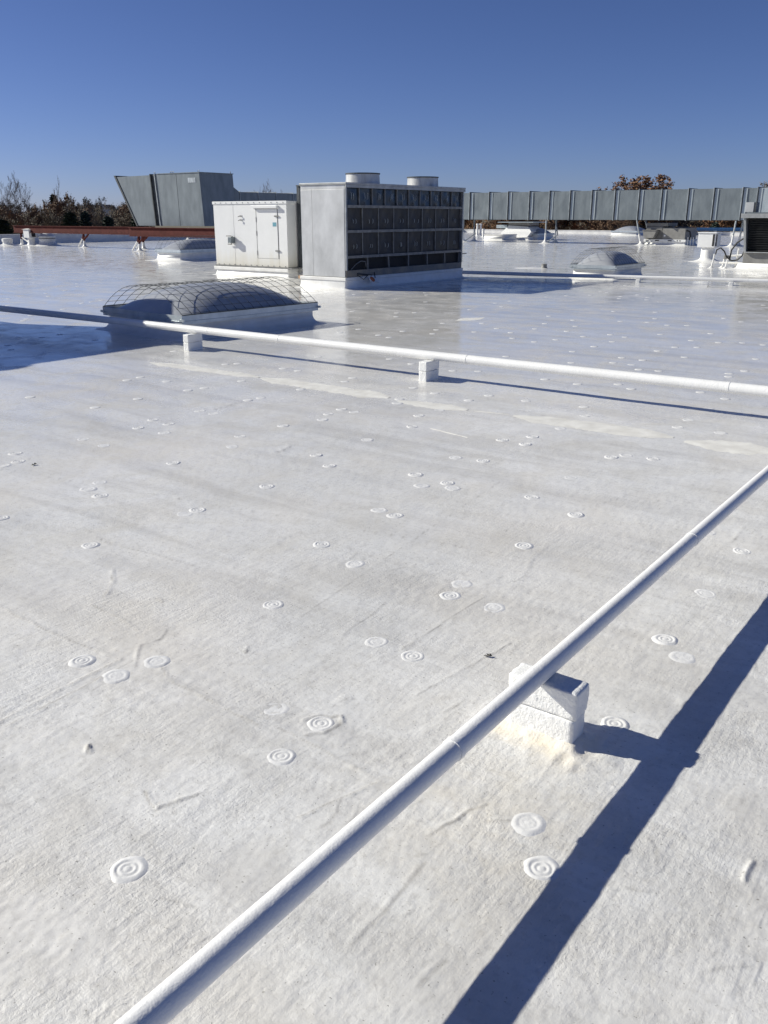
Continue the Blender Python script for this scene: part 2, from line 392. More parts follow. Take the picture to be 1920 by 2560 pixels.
def roof_h(x, y, grime=None):
    h = 0.0045 * VNS[0](x * 1.1, y * 1.1) + 0.0032 * VNS[1](x * 3.1 + 7, y * 3.1) + 0.0020 * VNS[2](x * 8 + 3, y * 8)
    h += 0.0013 * VNS[3](x * 24, y * 11) + 0.0010 * VNS[4](x * 48 + 5, y * 30) + 0.0008 * VNS[5](x * 90, y * 60)
    pat = np.clip(VNS[6](x * 1.7 + 40, y * 1.7) * 3 + 0.2, 0, 1)
    h += pat * 0.0016 * VNS[7](x * 60, y * 34 + x * 12)
    for pts, w, hh, step in RIDGES:
        for (ax, ay), (bx_, by) in zip(pts[:-1], pts[1:]):
            m_ = 4 * w
            sel = np.nonzero((x > min(ax, bx_) - m_) & (x < max(ax, bx_) + m_) & (y > min(ay, by) - m_) & (y < max(ay, by) + m_))[0]
            if not len(sel): continue
            px, py = x[sel] + 0.006 * VNS[2](x[sel] * 22, y[sel] * 22), y[sel] + 0.006 * VNS[3](x[sel] * 22, y[sel] * 22)
            dx, dy = bx_ - ax, by - ay; L2 = dx * dx + dy * dy + 1e-9
            t = np.clip(((px - ax) * dx + (py - ay) * dy) / L2, 0, 1)
            ex, ey = px - ax - t * dx, py - ay - t * dy
            d = np.hypot(ex, ey)
            g = 0.62 * hh * np.exp(-(d / w) ** 2) * (0.65 + 0.9 * VNS[1](px * 30, py * 30))
            if step:
                side = np.sign(ex * -dy + ey * dx)
                g = np.where(side > 0, g, hh * 0.75 * np.exp(-(d / (w * 0.5)) ** 2) * 0.4)
            h[sel] = np.maximum(h[sel], h[sel] * 0.5 + g)
            if grime is not None:              # dirt settles along the foot of cracks and lap edges
                off = (ex * -dy + ey * dx) / math.sqrt(L2) + w * 1.1
                gg = np.exp(-(off / (0.75 * w)) ** 2) * np.exp(-(np.maximum(d - 1.4 * w, 0) / w) ** 2) * np.clip(0.75 + 1.6 * VNS[4](px * 14, py * 14), 0, 1) * min(1, hh / 0.004)
                grime[sel] = np.maximum(grime[sel], gg)
    # coating heaped against the pipe block
    ddx = np.maximum(np.abs(x - BLK[0]) - 0.115, 0); ddy = np.maximum(np.abs(y - BLK[1]) - 0.047, 0)
    d = np.hypot(ddx, ddy)
    h += 0.016 * np.exp(-(d / 0.022) ** 2) + 0.005 * np.exp(-(d / 0.11) ** 2) * (1 + 1.6 * VNS[2](x * 34, y * 34))
    return h
V0, V1, T0, T1 = 0.62, 15.0, -0.66, 0.74
vs_ = [V0]
while vs_[-1] < V1:
    vs_.append(vs_[-1] * (1.0036 if vs_[-1] < 4 else 1.008))
vs_[-1] = V1
dep = np.array(vs_); tan_ = np.linspace(T0, T1, 560)
DD, TT = np.meshgrid(dep, tan_, indexing='ij')
lat = DD * TT
GX = (lat * math.cos(HEAD) - DD * math.sin(HEAD)).ravel(); GY = (lat * math.sin(HEAD) + DD * math.cos(HEAD)).ravel()
def smooth01(a): a = np.clip(a, 0, 1); return a * a * (3 - 2 * a)
def fade(x, y):
    dp = -x * math.sin(HEAD) + y * math.cos(HEAD); lt = (x * math.cos(HEAD) + y * math.sin(HEAD)) / np.maximum(dp, 0.1)
    return smooth01((dp - V0) / 0.2) * smooth01((V1 - dp) / 5) * smooth01((lt - T0) / 0.05) * smooth01((T1 - lt) / 0.05)
GRIME = np.zeros_like(GX)
GZ = roof_h(GX, GY, GRIME) * fade(GX, GY)
def hz_at(x, y):
    a, b_ = np.array([float(x)]), np.array([float(y)])
    return float((roof_h(a, b_) * fade(a, b_))[0])
nr, nc = DD.shape
idx = np.arange(nr * nc).reshape(nr, nc)
quads = np.stack([idx[:-1, :-1], idx[:-1, 1:], idx[1:, 1:], idx[1:, :-1]], -1).reshape(-1, 4)
RX0, RX1, RY0, RY1 = -49.5, 30.0, -25.0, 80.0
outer = [Vector((RX0, RY0, 0)), Vector((RX1, RY0, 0)), Vector((RX1, RY1, 0)), Vector((RX0, RY1, 0))]
hole_i = [idx[0, 0], idx[0, -1], idx[-1, -1], idx[-1, 0]]
hole = [Vector((GX[i], GY[i], 0)) for i in hole_i]
tris = tessellate_polygon([outer, hole])
nv = nr * nc
allv = np.zeros((nv + 4, 3), np.float32)
allv[:nv, 0] = GX; allv[:nv, 1] = GY; allv[:nv, 2] = GZ
for k, p in enumerate(outer): allv[nv + k] = p
mapi = [nv, nv + 1, nv + 2, nv + 3] + [int(i) for i in hole_i]
tri = []
for t in tris:
    a, b_, c = [mapi[i] for i in t]
    pa, pb, pc = allv[a], allv[b_], allv[c]
    if (pb[0] - pa[0]) * (pc[1] - pa[1]) - (pb[1] - pa[1]) * (pc[0] - pa[0]) < 0: b_, c = c, b_
    tri.append((a, b_, c))
me = bpy.data.meshes.new('roof')
nq = len(quads); nt_ = len(tri)
me.vertices.add(len(allv)); me.vertices.foreach_set('co', allv.ravel())
me.loops.add(nq * 4 + nt_ * 3)
me.loops.foreach_set('vertex_index', np.concatenate([quads.ravel(), np.array(tri).ravel()]).astype(np.int32))
me.polygons.add(nq + nt_)
me.polygons.foreach_set('loop_start', np.concatenate([np.arange(nq) * 4, nq * 4 + np.arange(nt_) * 3]).astype(np.int32))
me.polygons.foreach_set('use_smooth', np.ones(nq + nt_, bool))
me.update(calc_edges=True); me.validate()
at_ = me.attributes.new('grime', 'FLOAT', 'POINT'); at_.data.foreach_set('value', np.concatenate([GRIME * 0.9, np.zeros(4)]).astype(np.float32))
cdx = np.maximum(np.abs(GX - BLK[0]) - 0.115, 0); cdy = np.maximum(np.abs(GY - (BLK[1] - 0.03)) - 0.047, 0)
CREAM = np.exp(-(np.hypot(cdx, cdy) / 0.055) ** 2) + 0.35 * np.exp(-(np.hypot(GX + 0.93, GY - 1.75) / 0.35) ** 2)   # thicker, yellowed coating poured round the block
at_ = me.attributes.new('cream', 'FLOAT', 'POINT'); at_.data.foreach_set('value', np.concatenate([CREAM * 0.75, np.zeros(4)]).astype(np.float32))
me.materials.append(M['roof_coating'])
roof = bpy.data.objects.new('roof', me); COL.objects.link(roof)
tag(roof, 'flat roof brushed with grimy white glossy coating', kind='structure')

# ------------------------------------------------------------------ building edge, ground
bw = MB()
for a, b_ in ((0, 1), (1, 2), (2, 3), (3, 0)):
    p, q = outer[a], outer[b_]
    bw.add([(p.x, p.y, -0.05), (q.x, q.y, -0.05), (q.x, q.y, -6), (p.x, p.y, -6)], [(0, 1, 2, 3)])
tag(bw.build('building_wall', 'wall_render'), 'plain rendered outer wall below the roof edge', kind='structure')
def parapet(x0, x1, y0, y1, h, along, label):
    t = thing('parapet_wall', ((x0 + x1) / 2, (y0 + y1) / 2, 0), label, 'parapet')
    cx, cy = (x0 + x1) / 2, (y0 + y1) / 2
    BX('wall_body', 'parapet_coating', t, x0 - cx, x1 - cx, y0 - cy, y1 - cy, -0.05, h, 0.02)
    n = int(max(x1 - x0, y1 - y0) / 6)
    for k in range(n):                       # coping lengths
        if along == 'y':
            a = y0 + (y1 - y0) * k / n; c = y0 + (y1 - y0) * (k + 1) / n
            BX('coping', 'parapet_coating', t, x0 - cx - 0.03, x1 - cx + 0.03, a - cy + 0.01, c - cy - 0.01, h + 0.002, h + 0.05, 0.008)
        else:
            a = x0 + (x1 - x0) * k / n; c = x0 + (x1 - x0) * (k + 1) / n
            BX('coping', 'parapet_coating', t, a - cx + 0.01, c - cx - 0.01, y0 - cy - 0.03, y1 - cy + 0.03, h + 0.002, h + 0.05, 0.008)
    return t
parapet(-49.85, -49.5, -25, 80, 0.50, 'y', 'long low parapet in shade behind the red steel beams')
parapet(-49.5, 30, 80, 80.35, 0.26, 'x', 'low sunlit white parapet beneath the brown trees past the long duct')
gm = MB(); gm.add([(-3000, -3000, -6), (3000, -3000, -6), (3000, 3000, -6), (-3000, 3000, -6)], [(0, 1, 2, 3)])
tag(gm.build('ground', 'dry_grass'), kind='structure')

# ------------------------------------------------------------------ roof details: fastener plates, tape
def plate_mesh(name, n, prof):
    mb = MB(); mb.lathe(prof, n, capt=True); return mb.mesh(name, 'plate_coating', True)
near_prof = [[(0.054, -0.003), (0.047, 0.0002), (0.041, 0.0022), (0.0365, 0.0036), (0.032, 0.0034), (0.0285, 0.0016), (0.025, 0.0016), (0.0215, 0.0032), (0.0175, 0.0032), (0.014, 0.0016), (0.0105, 0.0016), (0.007, 0.0030), (0.003, 0.0034)],
             [(0.056, -0.003), (0.048, 0.0001), (0.041, 0.0018), (0.036, 0.0026), (0.031, 0.0022), (0.027, 0.0012), (0.022, 0.0016), (0.018, 0.0022), (0.013, 0.0014), (0.008, 0.0018), (0.003, 0.0022)],
             [(0.056, -0.003), (0.048, 0.0000), (0.041, 0.0014), (0.035, 0.0019), (0.030, 0.0014), (0.025, 0.0013), (0.018, 0.0018), (0.010, 0.0014), (0.004, 0.0017)]]
def plate_variants():
    from mathutils import noise as mn
    out = []
    for k in range(9):
        me_ = plate_mesh('fastener_plate', 32, near_prof[(0, 0, 0, 1, 1, 0, 2, 1, 0)[k]])
        for v_ in me_.vertices:                # hand brushed coating never lies even
            q = v_.co * 55 + Vector((k * 7.3, 0, 0)); rad = math.hypot(v_.co.x, v_.co.y)
            f = 1 + 0.10 * mn.noise(v_.co * 28 + Vector((0, k * 5.1, 0)))
            v_.co.x *= f; v_.co.y *= f * (1 + 0.05 * math.sin(k))
            if v_.co.z > -0.002: v_.co.z += 0.0008 * mn.noise(q) + 0.0012 * mn.noise(q * 0.35)
        out.append(me_)
    return out
PL = plate_variants()
PLF = plate_mesh('fastener_plate', 12, [(0.052, -0.003), (0.043, 0.0022), (0.028, 0.0032), (0.012, 0.0026)])
disp = [(277, 1879), (607, 1634), (693, 1563), (595, 1530), (178, 1428), (250, 1461), (339, 1430), (590, 1306), (767, 1218), (696, 1176), (195, 1178), (427, 1102), (399, 1110), (218, 1071), (191, 1057), (216, 1042), (577, 1051), (819, 1102), (854, 1114), (712, 1006), (374, 1000), (501, 965), (519, 943), (224, 962), (181, 948), (34, 980), (8, 1006), (40, 997), (683, 983), (898, 1025), (912, 1049), (967, 1043), (978, 1054), (984, 988), (1044, 995), (1234, 1031), (1149, 1074), (1244, 1112), (1132, 1180), (998, 1261), (973, 1287), (1067, 1313), (814, 1386), (891, 1417), (1140, 1779), (1170, 1876), (1328, 1564), (1437, 1381), (1475, 1419), (1603, 1191), (1524, 1282), (1528, 1150), (1321, 988), (1353, 984), (1411, 991), (1135, 960), (1151, 944), (1210, 925), (1264, 898), (1556, 935), (793, 950), (612, 920), (355, 935), (365, 916), (331, 907), (299, 924), (206, 880), (65, 858), (431, 888), (765, 890), (738, 884), (697, 906), (905, 898), (2, 1120)]
src = [(a * 1920 / 1659, b_ * 1920 / 1659) for a, b_ in disp]
c8 = [(305, 218), (525, 228), (442, 246), (675, 248), (910, 272), (918, 308), (800, 357), (705, 395), (672, 424), (580, 407), (1103, 200), (885, 180), (752, 161), (1050, 181), (1335, 325), (1293, 356), (1468, 376), (1420, 280), (1485, 239), (1385, 213), (323, 285), (237, 308), (213, 351), (30, 405), (480, 128), (860, 92), (1065, 72), (1105, 100), (1135, 120), (1215, 126), (1500, 138), (865, 47), (595, 67), (1150, 82), (1030, 92), (1610, 77), (1370, 30), (1210, 45), (1320, 70), (210, 98), (120, 78), (1640, 20), (1500, 150)]
src += [(900 + a * .6148, 850 + b_ * .6148) for a, b_ in c8]
c7 = [(75, 393), (330, 443), (390, 455), (137, 485), (200, 497), (115, 516), (185, 533), (500, 551), (680, 504), (895, 433), (865, 456), (977, 449), (585, 390), (530, 400), (750, 355), (932, 322), (965, 307), (675, 268), (738, 277), (487, 247), (437, 250), (350, 348), (282, 357), (195, 322), (85, 304), (30, 317), (505, 320), (1160, 396), (1150, 412), (1235, 463), (1213, 507), (1323, 440), (1305, 372), (1215, 348), (1445, 401), (1530, 380), (1480, 281)]
src += [(300 + a * .6028, 760 + b_ * .6028) for a, b_ in c7]
spots = []
for u, v in src:
    x, y, _ = ground(u, v)
    if all((x - a) ** 2 + (y - b_) ** 2 > 0.085 ** 2 for a, b_ in spots): spots.append((x, y))
BUSY = [(-11.4, -8.4, 7.2, 10.9), (-14.4, -12.0, 14.8, 20.9), (-19.5, -13, 16.9, 21), (-10.7, -8.4, 21.7, 24.6)]
while len(spots) < 285:
    u = random.uniform(-100, 2000); v = random.uniform(700, 860) if random.random() < 0.8 else random.uniform(670, 960)
    x, y, _ = ground(u, v)
    if x < -34 or any(a <= x <= b_ and c <= y <= d for a, b_, c, d in BUSY): continue
    if all((x - a) ** 2 + (y - b_) ** 2 > 0.25 ** 2 for a, b_ in spots): spots.append((x, y))
for k, (x, y) in enumerate(spots):
    d = math.hypot(x, y)
    me_ = PLF if d > 7.5 else PL[(k * 5) % 9]
    put('fastener_plate', me_, roof, (x, y, hz_at(x, y) - random.choice((-0.0004, 0.0, 0.0003, 0.0007))), (random.gauss(0, 0.01), random.gauss(0, 0.01), random.uniform(0, 6)))
def tape(p, q, w, seed):
    p = Vector(p); q = Vector(q); d = (q - p); L = d.length; d.normalize(); s = Vector((-d.y, d.x, 0))
    rr = random.Random(seed); n = int(L / 0.022) + 2; vs = []; fs = []; e0 = [0.0, 0.0]
    for i in range(n):
        c = p + d * L * i / (n - 1)
        taper = min(1, i / 14 + 0.2, (n - 1 - i) / 14 + 0.2)
        row = []
        for j, sg in enumerate((-1, 1)):
            e0[j] = 0.86 * e0[j] + rr.gauss(0, 0.05)
            row.append(c + s * sg * (w / 2) * taper * (1 + e0[j] + rr.gauss(0, 0.06)))
        for f in (0, 0.34, 0.67, 1):
            e = row[0].lerp(row[1], f)
            vs.append((e.x, e.y, hz_at(e.x, e.y) + (0.0004 if f in (0, 1) else 0.0026)))
    for i in range(n - 1):
        for j in range(3): fs.append((4 * i + j, 4 * i + j + 1, 4 * i + j + 5, 4 * i + j + 4))
    mb = MB(); mb.add(vs, fs); o = mb.build('seam_tape', 'cream_tape', roof, True)
    return o
for k, (a, b_, w) in enumerate([((325, 783), (560, 815), 0.20), ((565, 816), (840, 860), 0.26), ((862, 866), (1010, 886), 0.26), ((1025, 888), (1100, 896), 0.05), ((1110, 898), (1455, 946), 0.27), ((1478, 954), (1700, 980), 0.32), ((985, 693), (1045, 686), 0.3), ((640, 832), (700, 826), 0.05), ((930, 925), (1010, 945), 0.03)]):
    tape(D(*a), D(*b_), w, k)

# ------------------------------------------------------------------ pipes and their blocks
def rough_block(sx, sy, sz, seed, amp=0.0018, n=14):
    bm = bmesh.new(); bmesh.ops.create_cube(bm, size=1)
    bmesh.ops.subdivide_edges(bm, edges=bm.edges[:], cuts=n, use_grid_fill=True)
    rr = random.Random(seed); ox = rr.uniform(0, 99)
    from mathutils import noise as mn
    for v in bm.verts:
        p = Vector((v.co.x * sx, v.co.y * sy, v.co.z * sz))
        q = p.copy(); e = 0.006
        for i, s in enumerate((sx, sy, sz)): q[i] = max(-s / 2 + e, min(s / 2 - e, q[i]))
        nrm = (p - q)
        if nrm.length > 0: p = q + nrm.normalized() * e
        else: nrm = p
        k = mn.noise(p * 60 + Vector((ox, 0, 0))) + 0.6 * mn.noise(p * 140 + Vector((0, ox, 0))) + 0.8 * mn.noise(p * 18 + Vector((0, 0, ox)))
        v.co = p + nrm.normalized() * amp * k
    me = bpy.data.meshes.new('block'); bm.to_mesh(me); bm.free()
    me.materials.append(M['block_coating']); me.polygons.foreach_set('use_smooth', [True] * len(me.polygons))
    return me
BT = rough_block(0.232, 0.094, 0.094, 1); BB = rough_block(0.226, 0.09, 0.104, 2)
def support(x, y, rz, label, group=None, z=0.0, single=False):
    t = thing('pipe_support', (x, y, z), label, 'support block', group, rz)
    if single:
        put('block', BT, t, (0, 0, 0.036)); return t
    put('block', BB, t, (0, 0, 0.046), (0, 0, 0)); put('block', BT, t, (0.003, 0.001, 0.146), (0, 0, R(0.8)))
    return t
support(BLK[0], BLK[1], 0, 'white coated timber block stack under the thin pipe running past the dead leaf')
for x, lab in ((-8.24, 'white pipe block beside the big wire caged skylight'), (-4.77, 'white pipe block in the middle of the thick pipe, clear of skylights')):
    support(x, 7.2, R(90), lab)
support(-1.05, 7.2, R(90), 'white pipe block at the end of the thick pipe by the thin pipe')
def pipe(name, label, p0, p1, r, joints, bow=0.0, n=24):
    t = thing(name, (p0[0], p0[1], 0), label, 'pipe')
    a = Vector(p0) - Vector((p0[0], p0[1], 0)); b_ = Vector(p1) - Vector((p0[0], p0[1], 0))
    k = 60; pts = []
    for i in range(k + 1):
        s = i / k; p = a.lerp(b_, s); p.z += bow * math.sin(s * 19); p.x += bow * 0.8 * math.sin(s * 13 + 1); pts.append(p)
    MB().tube(pts, r, n).build('pipe_run', 'pipe_coating', t, True)
    for s in joints:
        c = a.lerp(b_, s); c.z += bow * math.sin(s * 19); c.x += bow * 0.8 * math.sin(s * 13 + 1); d = (b_ - a).normalized()
        MB().tube([c - d * 0.010, c - d * 0.006, c + d * 0.006, c + d * 0.010], r + 0.0022, n).build('weld_joint', 'pipe_coating', t, True)
    return t
pipe('gas_pipe', 'thin white pipe resting on the block beside the small dark leaf', (-1.012, -1.5, 0.224), (-1.012, 14.0, 0.224), 0.0302, (0.205, 0.33, 0.47), 0.002)
pipe('gas_pipe', 'thick white pipe running past the front of the big caged skylight', (-24, 7.25, 0.238), (9, 7.25, 0.238), 0.0445, (0.485, 0.52, 0.595, 0.67, 0.735), 0.003)
P3A = (-13.7, 20.42, 0.125); P3B = (1.0, 23.2, 0.125)
pipe('gas_pipe', 'white pipe leaving the dark coil unit past the smaller caged skylight', P3A, P3B, 0.045, (0.31, 0.33, 0.55), 0.002)
for s, lab in ((0.383, 'low white block under the pipe at the smaller caged skylight'), (0.527, 'low white block under the far pipe, second from the coil unit')):
    q = Vector(P3A).lerp(Vector(P3B), s); support(q.x, q.y, R(102), lab, single=True)

# ------------------------------------------------------------------ skylights
def skylight(loc, w, l, zf, rise, cage_rise, label, rz=0.0, cage=True, narc=17, nlong=13, flare=0.22, group=None):
    # local origin: the corner facing the camera (+x, -y) on the roof; body runs to -x and +y
    t = thing('skylight', (loc[0], loc[1], 0), label, 'skylight', group, rz)
    mb = MB(); mb.rrings(-w + 0.06, -0.06, 0.06, l - 0.06, FLARE(flare, zf - 0.03, zf * 0.55), cap=True); mb.build('curb', 'curb_coating', t, True)
    mb = MB(); mb.rrings(-w, 0, 0, l, [(-0.05, zf - 0.03), (0, zf - 0.03), (0.0, zf + 0.004), (0.012, zf + 0.006), (0.012, zf + 0.012), (0, zf + 0.014), (0, zf + 0.085), (-0.012, zf + 0.085), (-0.012, zf + 0.01)], cap=False)
    fr = mb.build('frame', 'frame_alum', t)
    for cx, cy in ((0, 0), (-w, 0), (0, l), (-w, l)):
        s = -1 if cx else 1
        MB().box(cx - 0.05, cx + 0.05, cy - 0.012, cy + 0.012, zf + 0.01, zf + 0.04).build('corner_tab', 'frame_alum', fr)
    n = 22; vs = []; fs = []
    dw, dl = w / 2 - 0.025, l / 2 - 0.025
    for i in range(n + 1):
        for j in range(n + 1):
            a = math.sin((i / n * 2 - 1) * math.pi / 2); b_ = math.sin((j / n * 2 - 1) * math.pi / 2)
            z = (max(0, 1 - abs(a) ** 2.5) ** 0.9) * (max(0, 1 - abs(b_) ** 2.9) ** 0.9)
            vs.append((-w / 2 + a * dw, l / 2 + b_ * dl, zf + 0.03 + rise * z))
    for i in range(n):
        for j in range(n):
            k = i * (n + 1) + j; fs.append((k, k + n + 1, k + n + 2, k + 1))
    MB().add(vs, fs).build('dome', 'dome_acrylic', t, True)
    if cage:
        cgo = BX('wire_cage', 'wire_steel', t, -0.008, 0.008, 0.01, l - 0.01, zf + 0.087, zf + 0.099)
        BX('cage_rail', 'wire_steel', cgo, -w - 0.008, -w + 0.008, 0.01, l - 0.01, zf + 0.087, zf + 0.099)
        def prof(u):
            a = max(-1, min(1, u)); return zf + 0.085 + cage_rise * (1 - abs(a) ** 2.1)
        K = 14
        arc = MB().tube([(-w / 2 + w / 2 * math.sin((i / K * 2 - 1) * math.pi / 2), 0, prof(math.sin((i / K * 2 - 1) * math.pi / 2))) for i in range(K + 1)], 0.0034, 4).mesh('wire', 'wire_steel')
        for k in range(narc):
            put('wire', arc, cgo, (0, 0.02 + (l - 0.04) * k / (narc - 1), random.uniform(-0.004, 0.004)))
        lw = MB().tube([(0, 0.01, 0), (0, l / 2, 0), (0, l - 0.01, 0)], 0.0030, 4).mesh('wire', 'wire_steel')
        for k in range(1, nlong):
            u = math.sin((k / nlong * 2 - 1) * math.pi / 2 * 0.97)
            put('wire', lw, cgo, (-w / 2 + w / 2 * u, 0, prof(u) - 0.006))
    return t
skylight((-9.02, 7.72), 1.88, 2.52, 0.225, 0.37, 0.35, 'large caged skylight beside the thick white pipe, shadow across its corner', R(-4.5))
skylight((-8.95, 22.1), 1.25, 2.0, 0.26, 0.38, 0.42, 'smaller caged skylight behind the pipe in the coil unit shadow', R(-1), narc=13, nlong=11, flare=0.12)
skylight((-25.3, 21.8), 1.35, 3.0, 0.32, 0.40, 0.46, 'domed skylight between the white cabinet and the red beams', R(1), narc=16, nlong=10, flare=0.5)
skylight((-28.75, 56.7), 1.45, 2.6, 0.34, 0.40, 0.46, 'domed skylight under the long duct beside the white hood', 0, narc=9, nlong=8, flare=0.3)
skylight((-28.4, 74.2), 2.3, 3.2, 0.30, 0.42, 0.46, 'domed skylight standing right by the sunlit parapet', 0, narc=8, nlong=8, flare=0.6)

# ------------------------------------------------------------------ coil unit (condenser)
def condenser(loc, label):
    t = thing('condenser_unit', (loc[0], loc[1], 0), label, 'condenser unit')
    W, L, ZB, ZT = 1.26, 4.86, 0.27, 2.20
    mb = MB(); mb.rrings(-W - 0.02, 0.0, 0.0, L, [(0.20, 0), (0.11, 0.012), (0.06, 0.03), (0.04, 0.08), (0.03, 0.19)], cap=True); mb.build('curb', 'curb_coating', t, True)
    BX('nailer', 'curb_coating', t, -W - 0.05, 0.04, -0.05, L + 0.03, 0.192, 0.262, 0.008)
    BX('timber_end', 'raw_wood', t, -W - 0.10, -W - 0.052, -0.045, 0.4, 0.195, 0.262)
    BX('base_strip', 'rusty_base', t, -0.07, 0.022, 0.02, L - 0.02, 0.265, 0.41)
    BX('casing', 'coil_black', t, -W + 0.03, -0.09, 0.03, L - 0.03, 0.265, ZT - 0.01)
    BX('side_panel', 'side_steel', t, -W, -W + 0.325, 0.0, 0.028, ZB, ZT - 0.09, 0.004)
    BX('side_panel', 'side_steel', t, -W + 0.333, -0.012, -0.004, 0.028, ZB, ZT - 0.09, 0.004)
    BX('side_panel', 'side_steel', t, -W, -0.012, 0.004, 0.028, ZT - 0.087, ZT - 0.002, 0.004)
    BX('rear_panel', 'side_steel', t, -W, -W + 0.028, 0.03, L - 0.03, ZB, ZT - 0.002)
    BX('end_panel', 'side_steel', t, -W, -0.012, L - 0.028, L, ZB, ZT - 0.002)
    for y in (0.0, L - 0.05):
        BX('corner_post', 'cap_steel', t, -0.010, 0.028, y + 0.002, y + 0.05, 0.412, ZT - 0.002)
    cap = BX('top_cap', 'cap_steel', t, -W - 0.02, 0.06, -0.02, L + 0.03, ZT, ZT + 0.045, 0.006)
    BX('cap_drip', 'cap_steel', cap, 0.03, 0.055, -0.015, L + 0.025, ZT - 0.06, ZT - 0.002)
    for z in (1.755, 1.235, 0.695):
        BX('rail', 'rail_steel', t, -0.06, 0.034, 0.05, L - 0.05, z - 0.028, z + 0.028)
        BX('rail_lip', 'rail_steel', t, 0.036, 0.046, 0.06, L - 0.06, z + 0.010, z + 0.030)
    rr = random.Random(3)
    def pane_mesh(w, h, mat, sag):
        n = 7; vs = []; fs = []; a = rr.uniform(0, 9)
        for i in range(n + 1):
            for j in range(n + 1):
                u, v = i / n, j / n
                e = math.sin(u * math.pi) * math.sin(v * math.pi)
                x = sag * e * (math.sin(a + u * 6 + v * 3) + 0.7 * math.sin(a * 2 + u * 11 - v * 5))
                vs.append((x, w * u, h * v))
        for i in range(n):
            for j in range(n):
                k = i * (n + 1) + j; fs.append((k, k + n + 1, k + n + 2, k + 1))
        return MB().add(vs, fs).mesh('filter_pane', mat, True)
    for z0, z1, n, mat, sag in ((1.785, 2.135, 10, 'filter_blue', 0.012), (1.265, 1.725, 8, 'filter_mesh', 0.022), (0.725, 1.205, 8, 'filter_mesh', 0.022)):
        pw = (L - 0.11) / n; var = [pane_mesh(pw - 0.03, z1 - z0, mat, sag) for _ in range(4)]
        hm = MB(); hh = (z1 - z0) * (0.42 if n == 10 else 0.22); zc = (z1 - z0) * (0.55 if n == 10 else 0.4)
        hm.tube([(0.012, 0, zc - hh / 2), (0.028, 0, zc - hh / 2 + 0.02), (0.028, 0, zc + hh / 2 - 0.02), (0.012, 0, zc + hh / 2)], 0.005, 5)
        hme = hm.mesh('handle', 'flange_steel')
        for k in range(n):
            y = 0.055 + pw * k
            p = put('filter_pane', var[rr.randrange(4)], t, (-0.035, y + 0.015, z0), (0, rr.gauss(0, 0.012), rr.gauss(0, 0.006)))
            for q in (0.42, 0.58):
                put('handle', hme, p, (0.0, pw * (q + rr.gauss(0, 0.02)), 0), (rr.gauss(0, 0.10), 0, 0))
            if k: BX('mullion', 'rail_steel', t, -0.045, -0.004 if n == 10 else -0.014, y - 0.012, y + 0.012, z0 - 0.002, z1 + 0.002)
    for k in range(1, 6):                    # open bay under the filters
        y = L * k / 6
        MB().box(-0.03, 0.005, y - 0.018, y + 0.018, 0.412, 0.664, Matrix.Rotation(R(rr.uniform(-6, 6)), 3, 'X')).build('strut', 'rail_steel', t)
    MB().tube([(-0.01, 0.20, 0.42), (0.0, 0.38, 0.54), (0.01, 0.55, 0.60), (0.0, 0.72, 0.58), (-0.02, 0.78, 0.45)], 0.011, 6).build('loose_cable', 'rail_steel', t, True)
    MB().tube([(-0.02, L + 0.0, 0.62), (-0.02, L + 0.28, 0.62)], 0.012, 6).build('side_rod', 'dark_flange', t)
    for y in (1.42, 3.88):
        mb = MB(); mb.lathe([(0.40, ZT + 0.046), (0.395, ZT + 0.09), (0.385, ZT + 0.27)], 36, (-0.60, y), capt=False)
        mb.lathe([(0.375, ZT + 0.27), (0.385, ZT + 0.06)], 36, (-0.60, y), capt=False)
        f = mb.build('fan_shroud', 'shroud_steel', t, True)
        MB().lathe([(0.386, ZT + 0.262), (0.402, ZT + 0.262), (0.402, ZT + 0.288), (0.374, ZT + 0.288), (0.374, ZT + 0.262)], 36, (-0.60, y), capt=False).build('rim', 'dark_flange', f)
        for a in range(4):
            MB().box(-0.60 - 0.36, -0.60 - 0.03, y - 0.07, y + 0.07, ZT + 0.13, ZT + 0.138, Matrix.Rotation(R(90 * a + 20), 3, 'Z') @ Matrix.Rotation(R(22), 3, 'X'), (-0.60, y, ZT + 0.134)).build('fan_blade', 'dark_flange', f)
    return t
cond = condenser((-12.47, 15.42), 'big condenser with dark filter wall and two fan shrouds, joined to white cabinet')
twin = copy_tree(cond); twin.location = (-12.66, 2.02, 0)
twin['label'] = 'second condenser whose wide shadow falls across the thick pipe and caged skylight'

# board with rust blotch dangling on brackets at the condenser foot
bd = thing('loose_junction_plate', (-12.30, 15.9, 0), 'tilted pale plate with an orange blotch on black brackets at condenser foot', 'plate')
MB().box(-0.012, 0.012, 0.16, 0.46, 0.12, 0.29, Matrix.Rotation(R(-8), 3, 'X') @ Matrix.Rotation(R(-38), 3, 'Y')).build('plate', 'white_metal', bd)
blot = MB().lathe([(0.075, -0.006), (0.075, 0.012), (0.05, 0.02)], 11); bo = blot.build('rust_blotch', 'orange_rust', bd, loc=(0.022, 0.25, 0.20)); bo.rotation_euler = (R(-8), R(52), 0); bo.scale = (0.85, 1.1, 1)
MB().tube([(-0.11, 0.50, 0.33), (0.0, 0.38, 0.22)], 0.012, 6).build('bracket', 'black_rubber', bd)
MB().tube([(-0.13, -0.1, 0.33), (0.02, 0.24, 0.29)], 0.013, 6).build('bracket', 'black_rubber', bd)
MB().tube([(-0.12, -0.12, 0.30), (-0.02, -0.02, 0.21), (0.03, 0.08, 0.30)], 0.010, 6).build('bracket', 'black_rubber', bd, True)

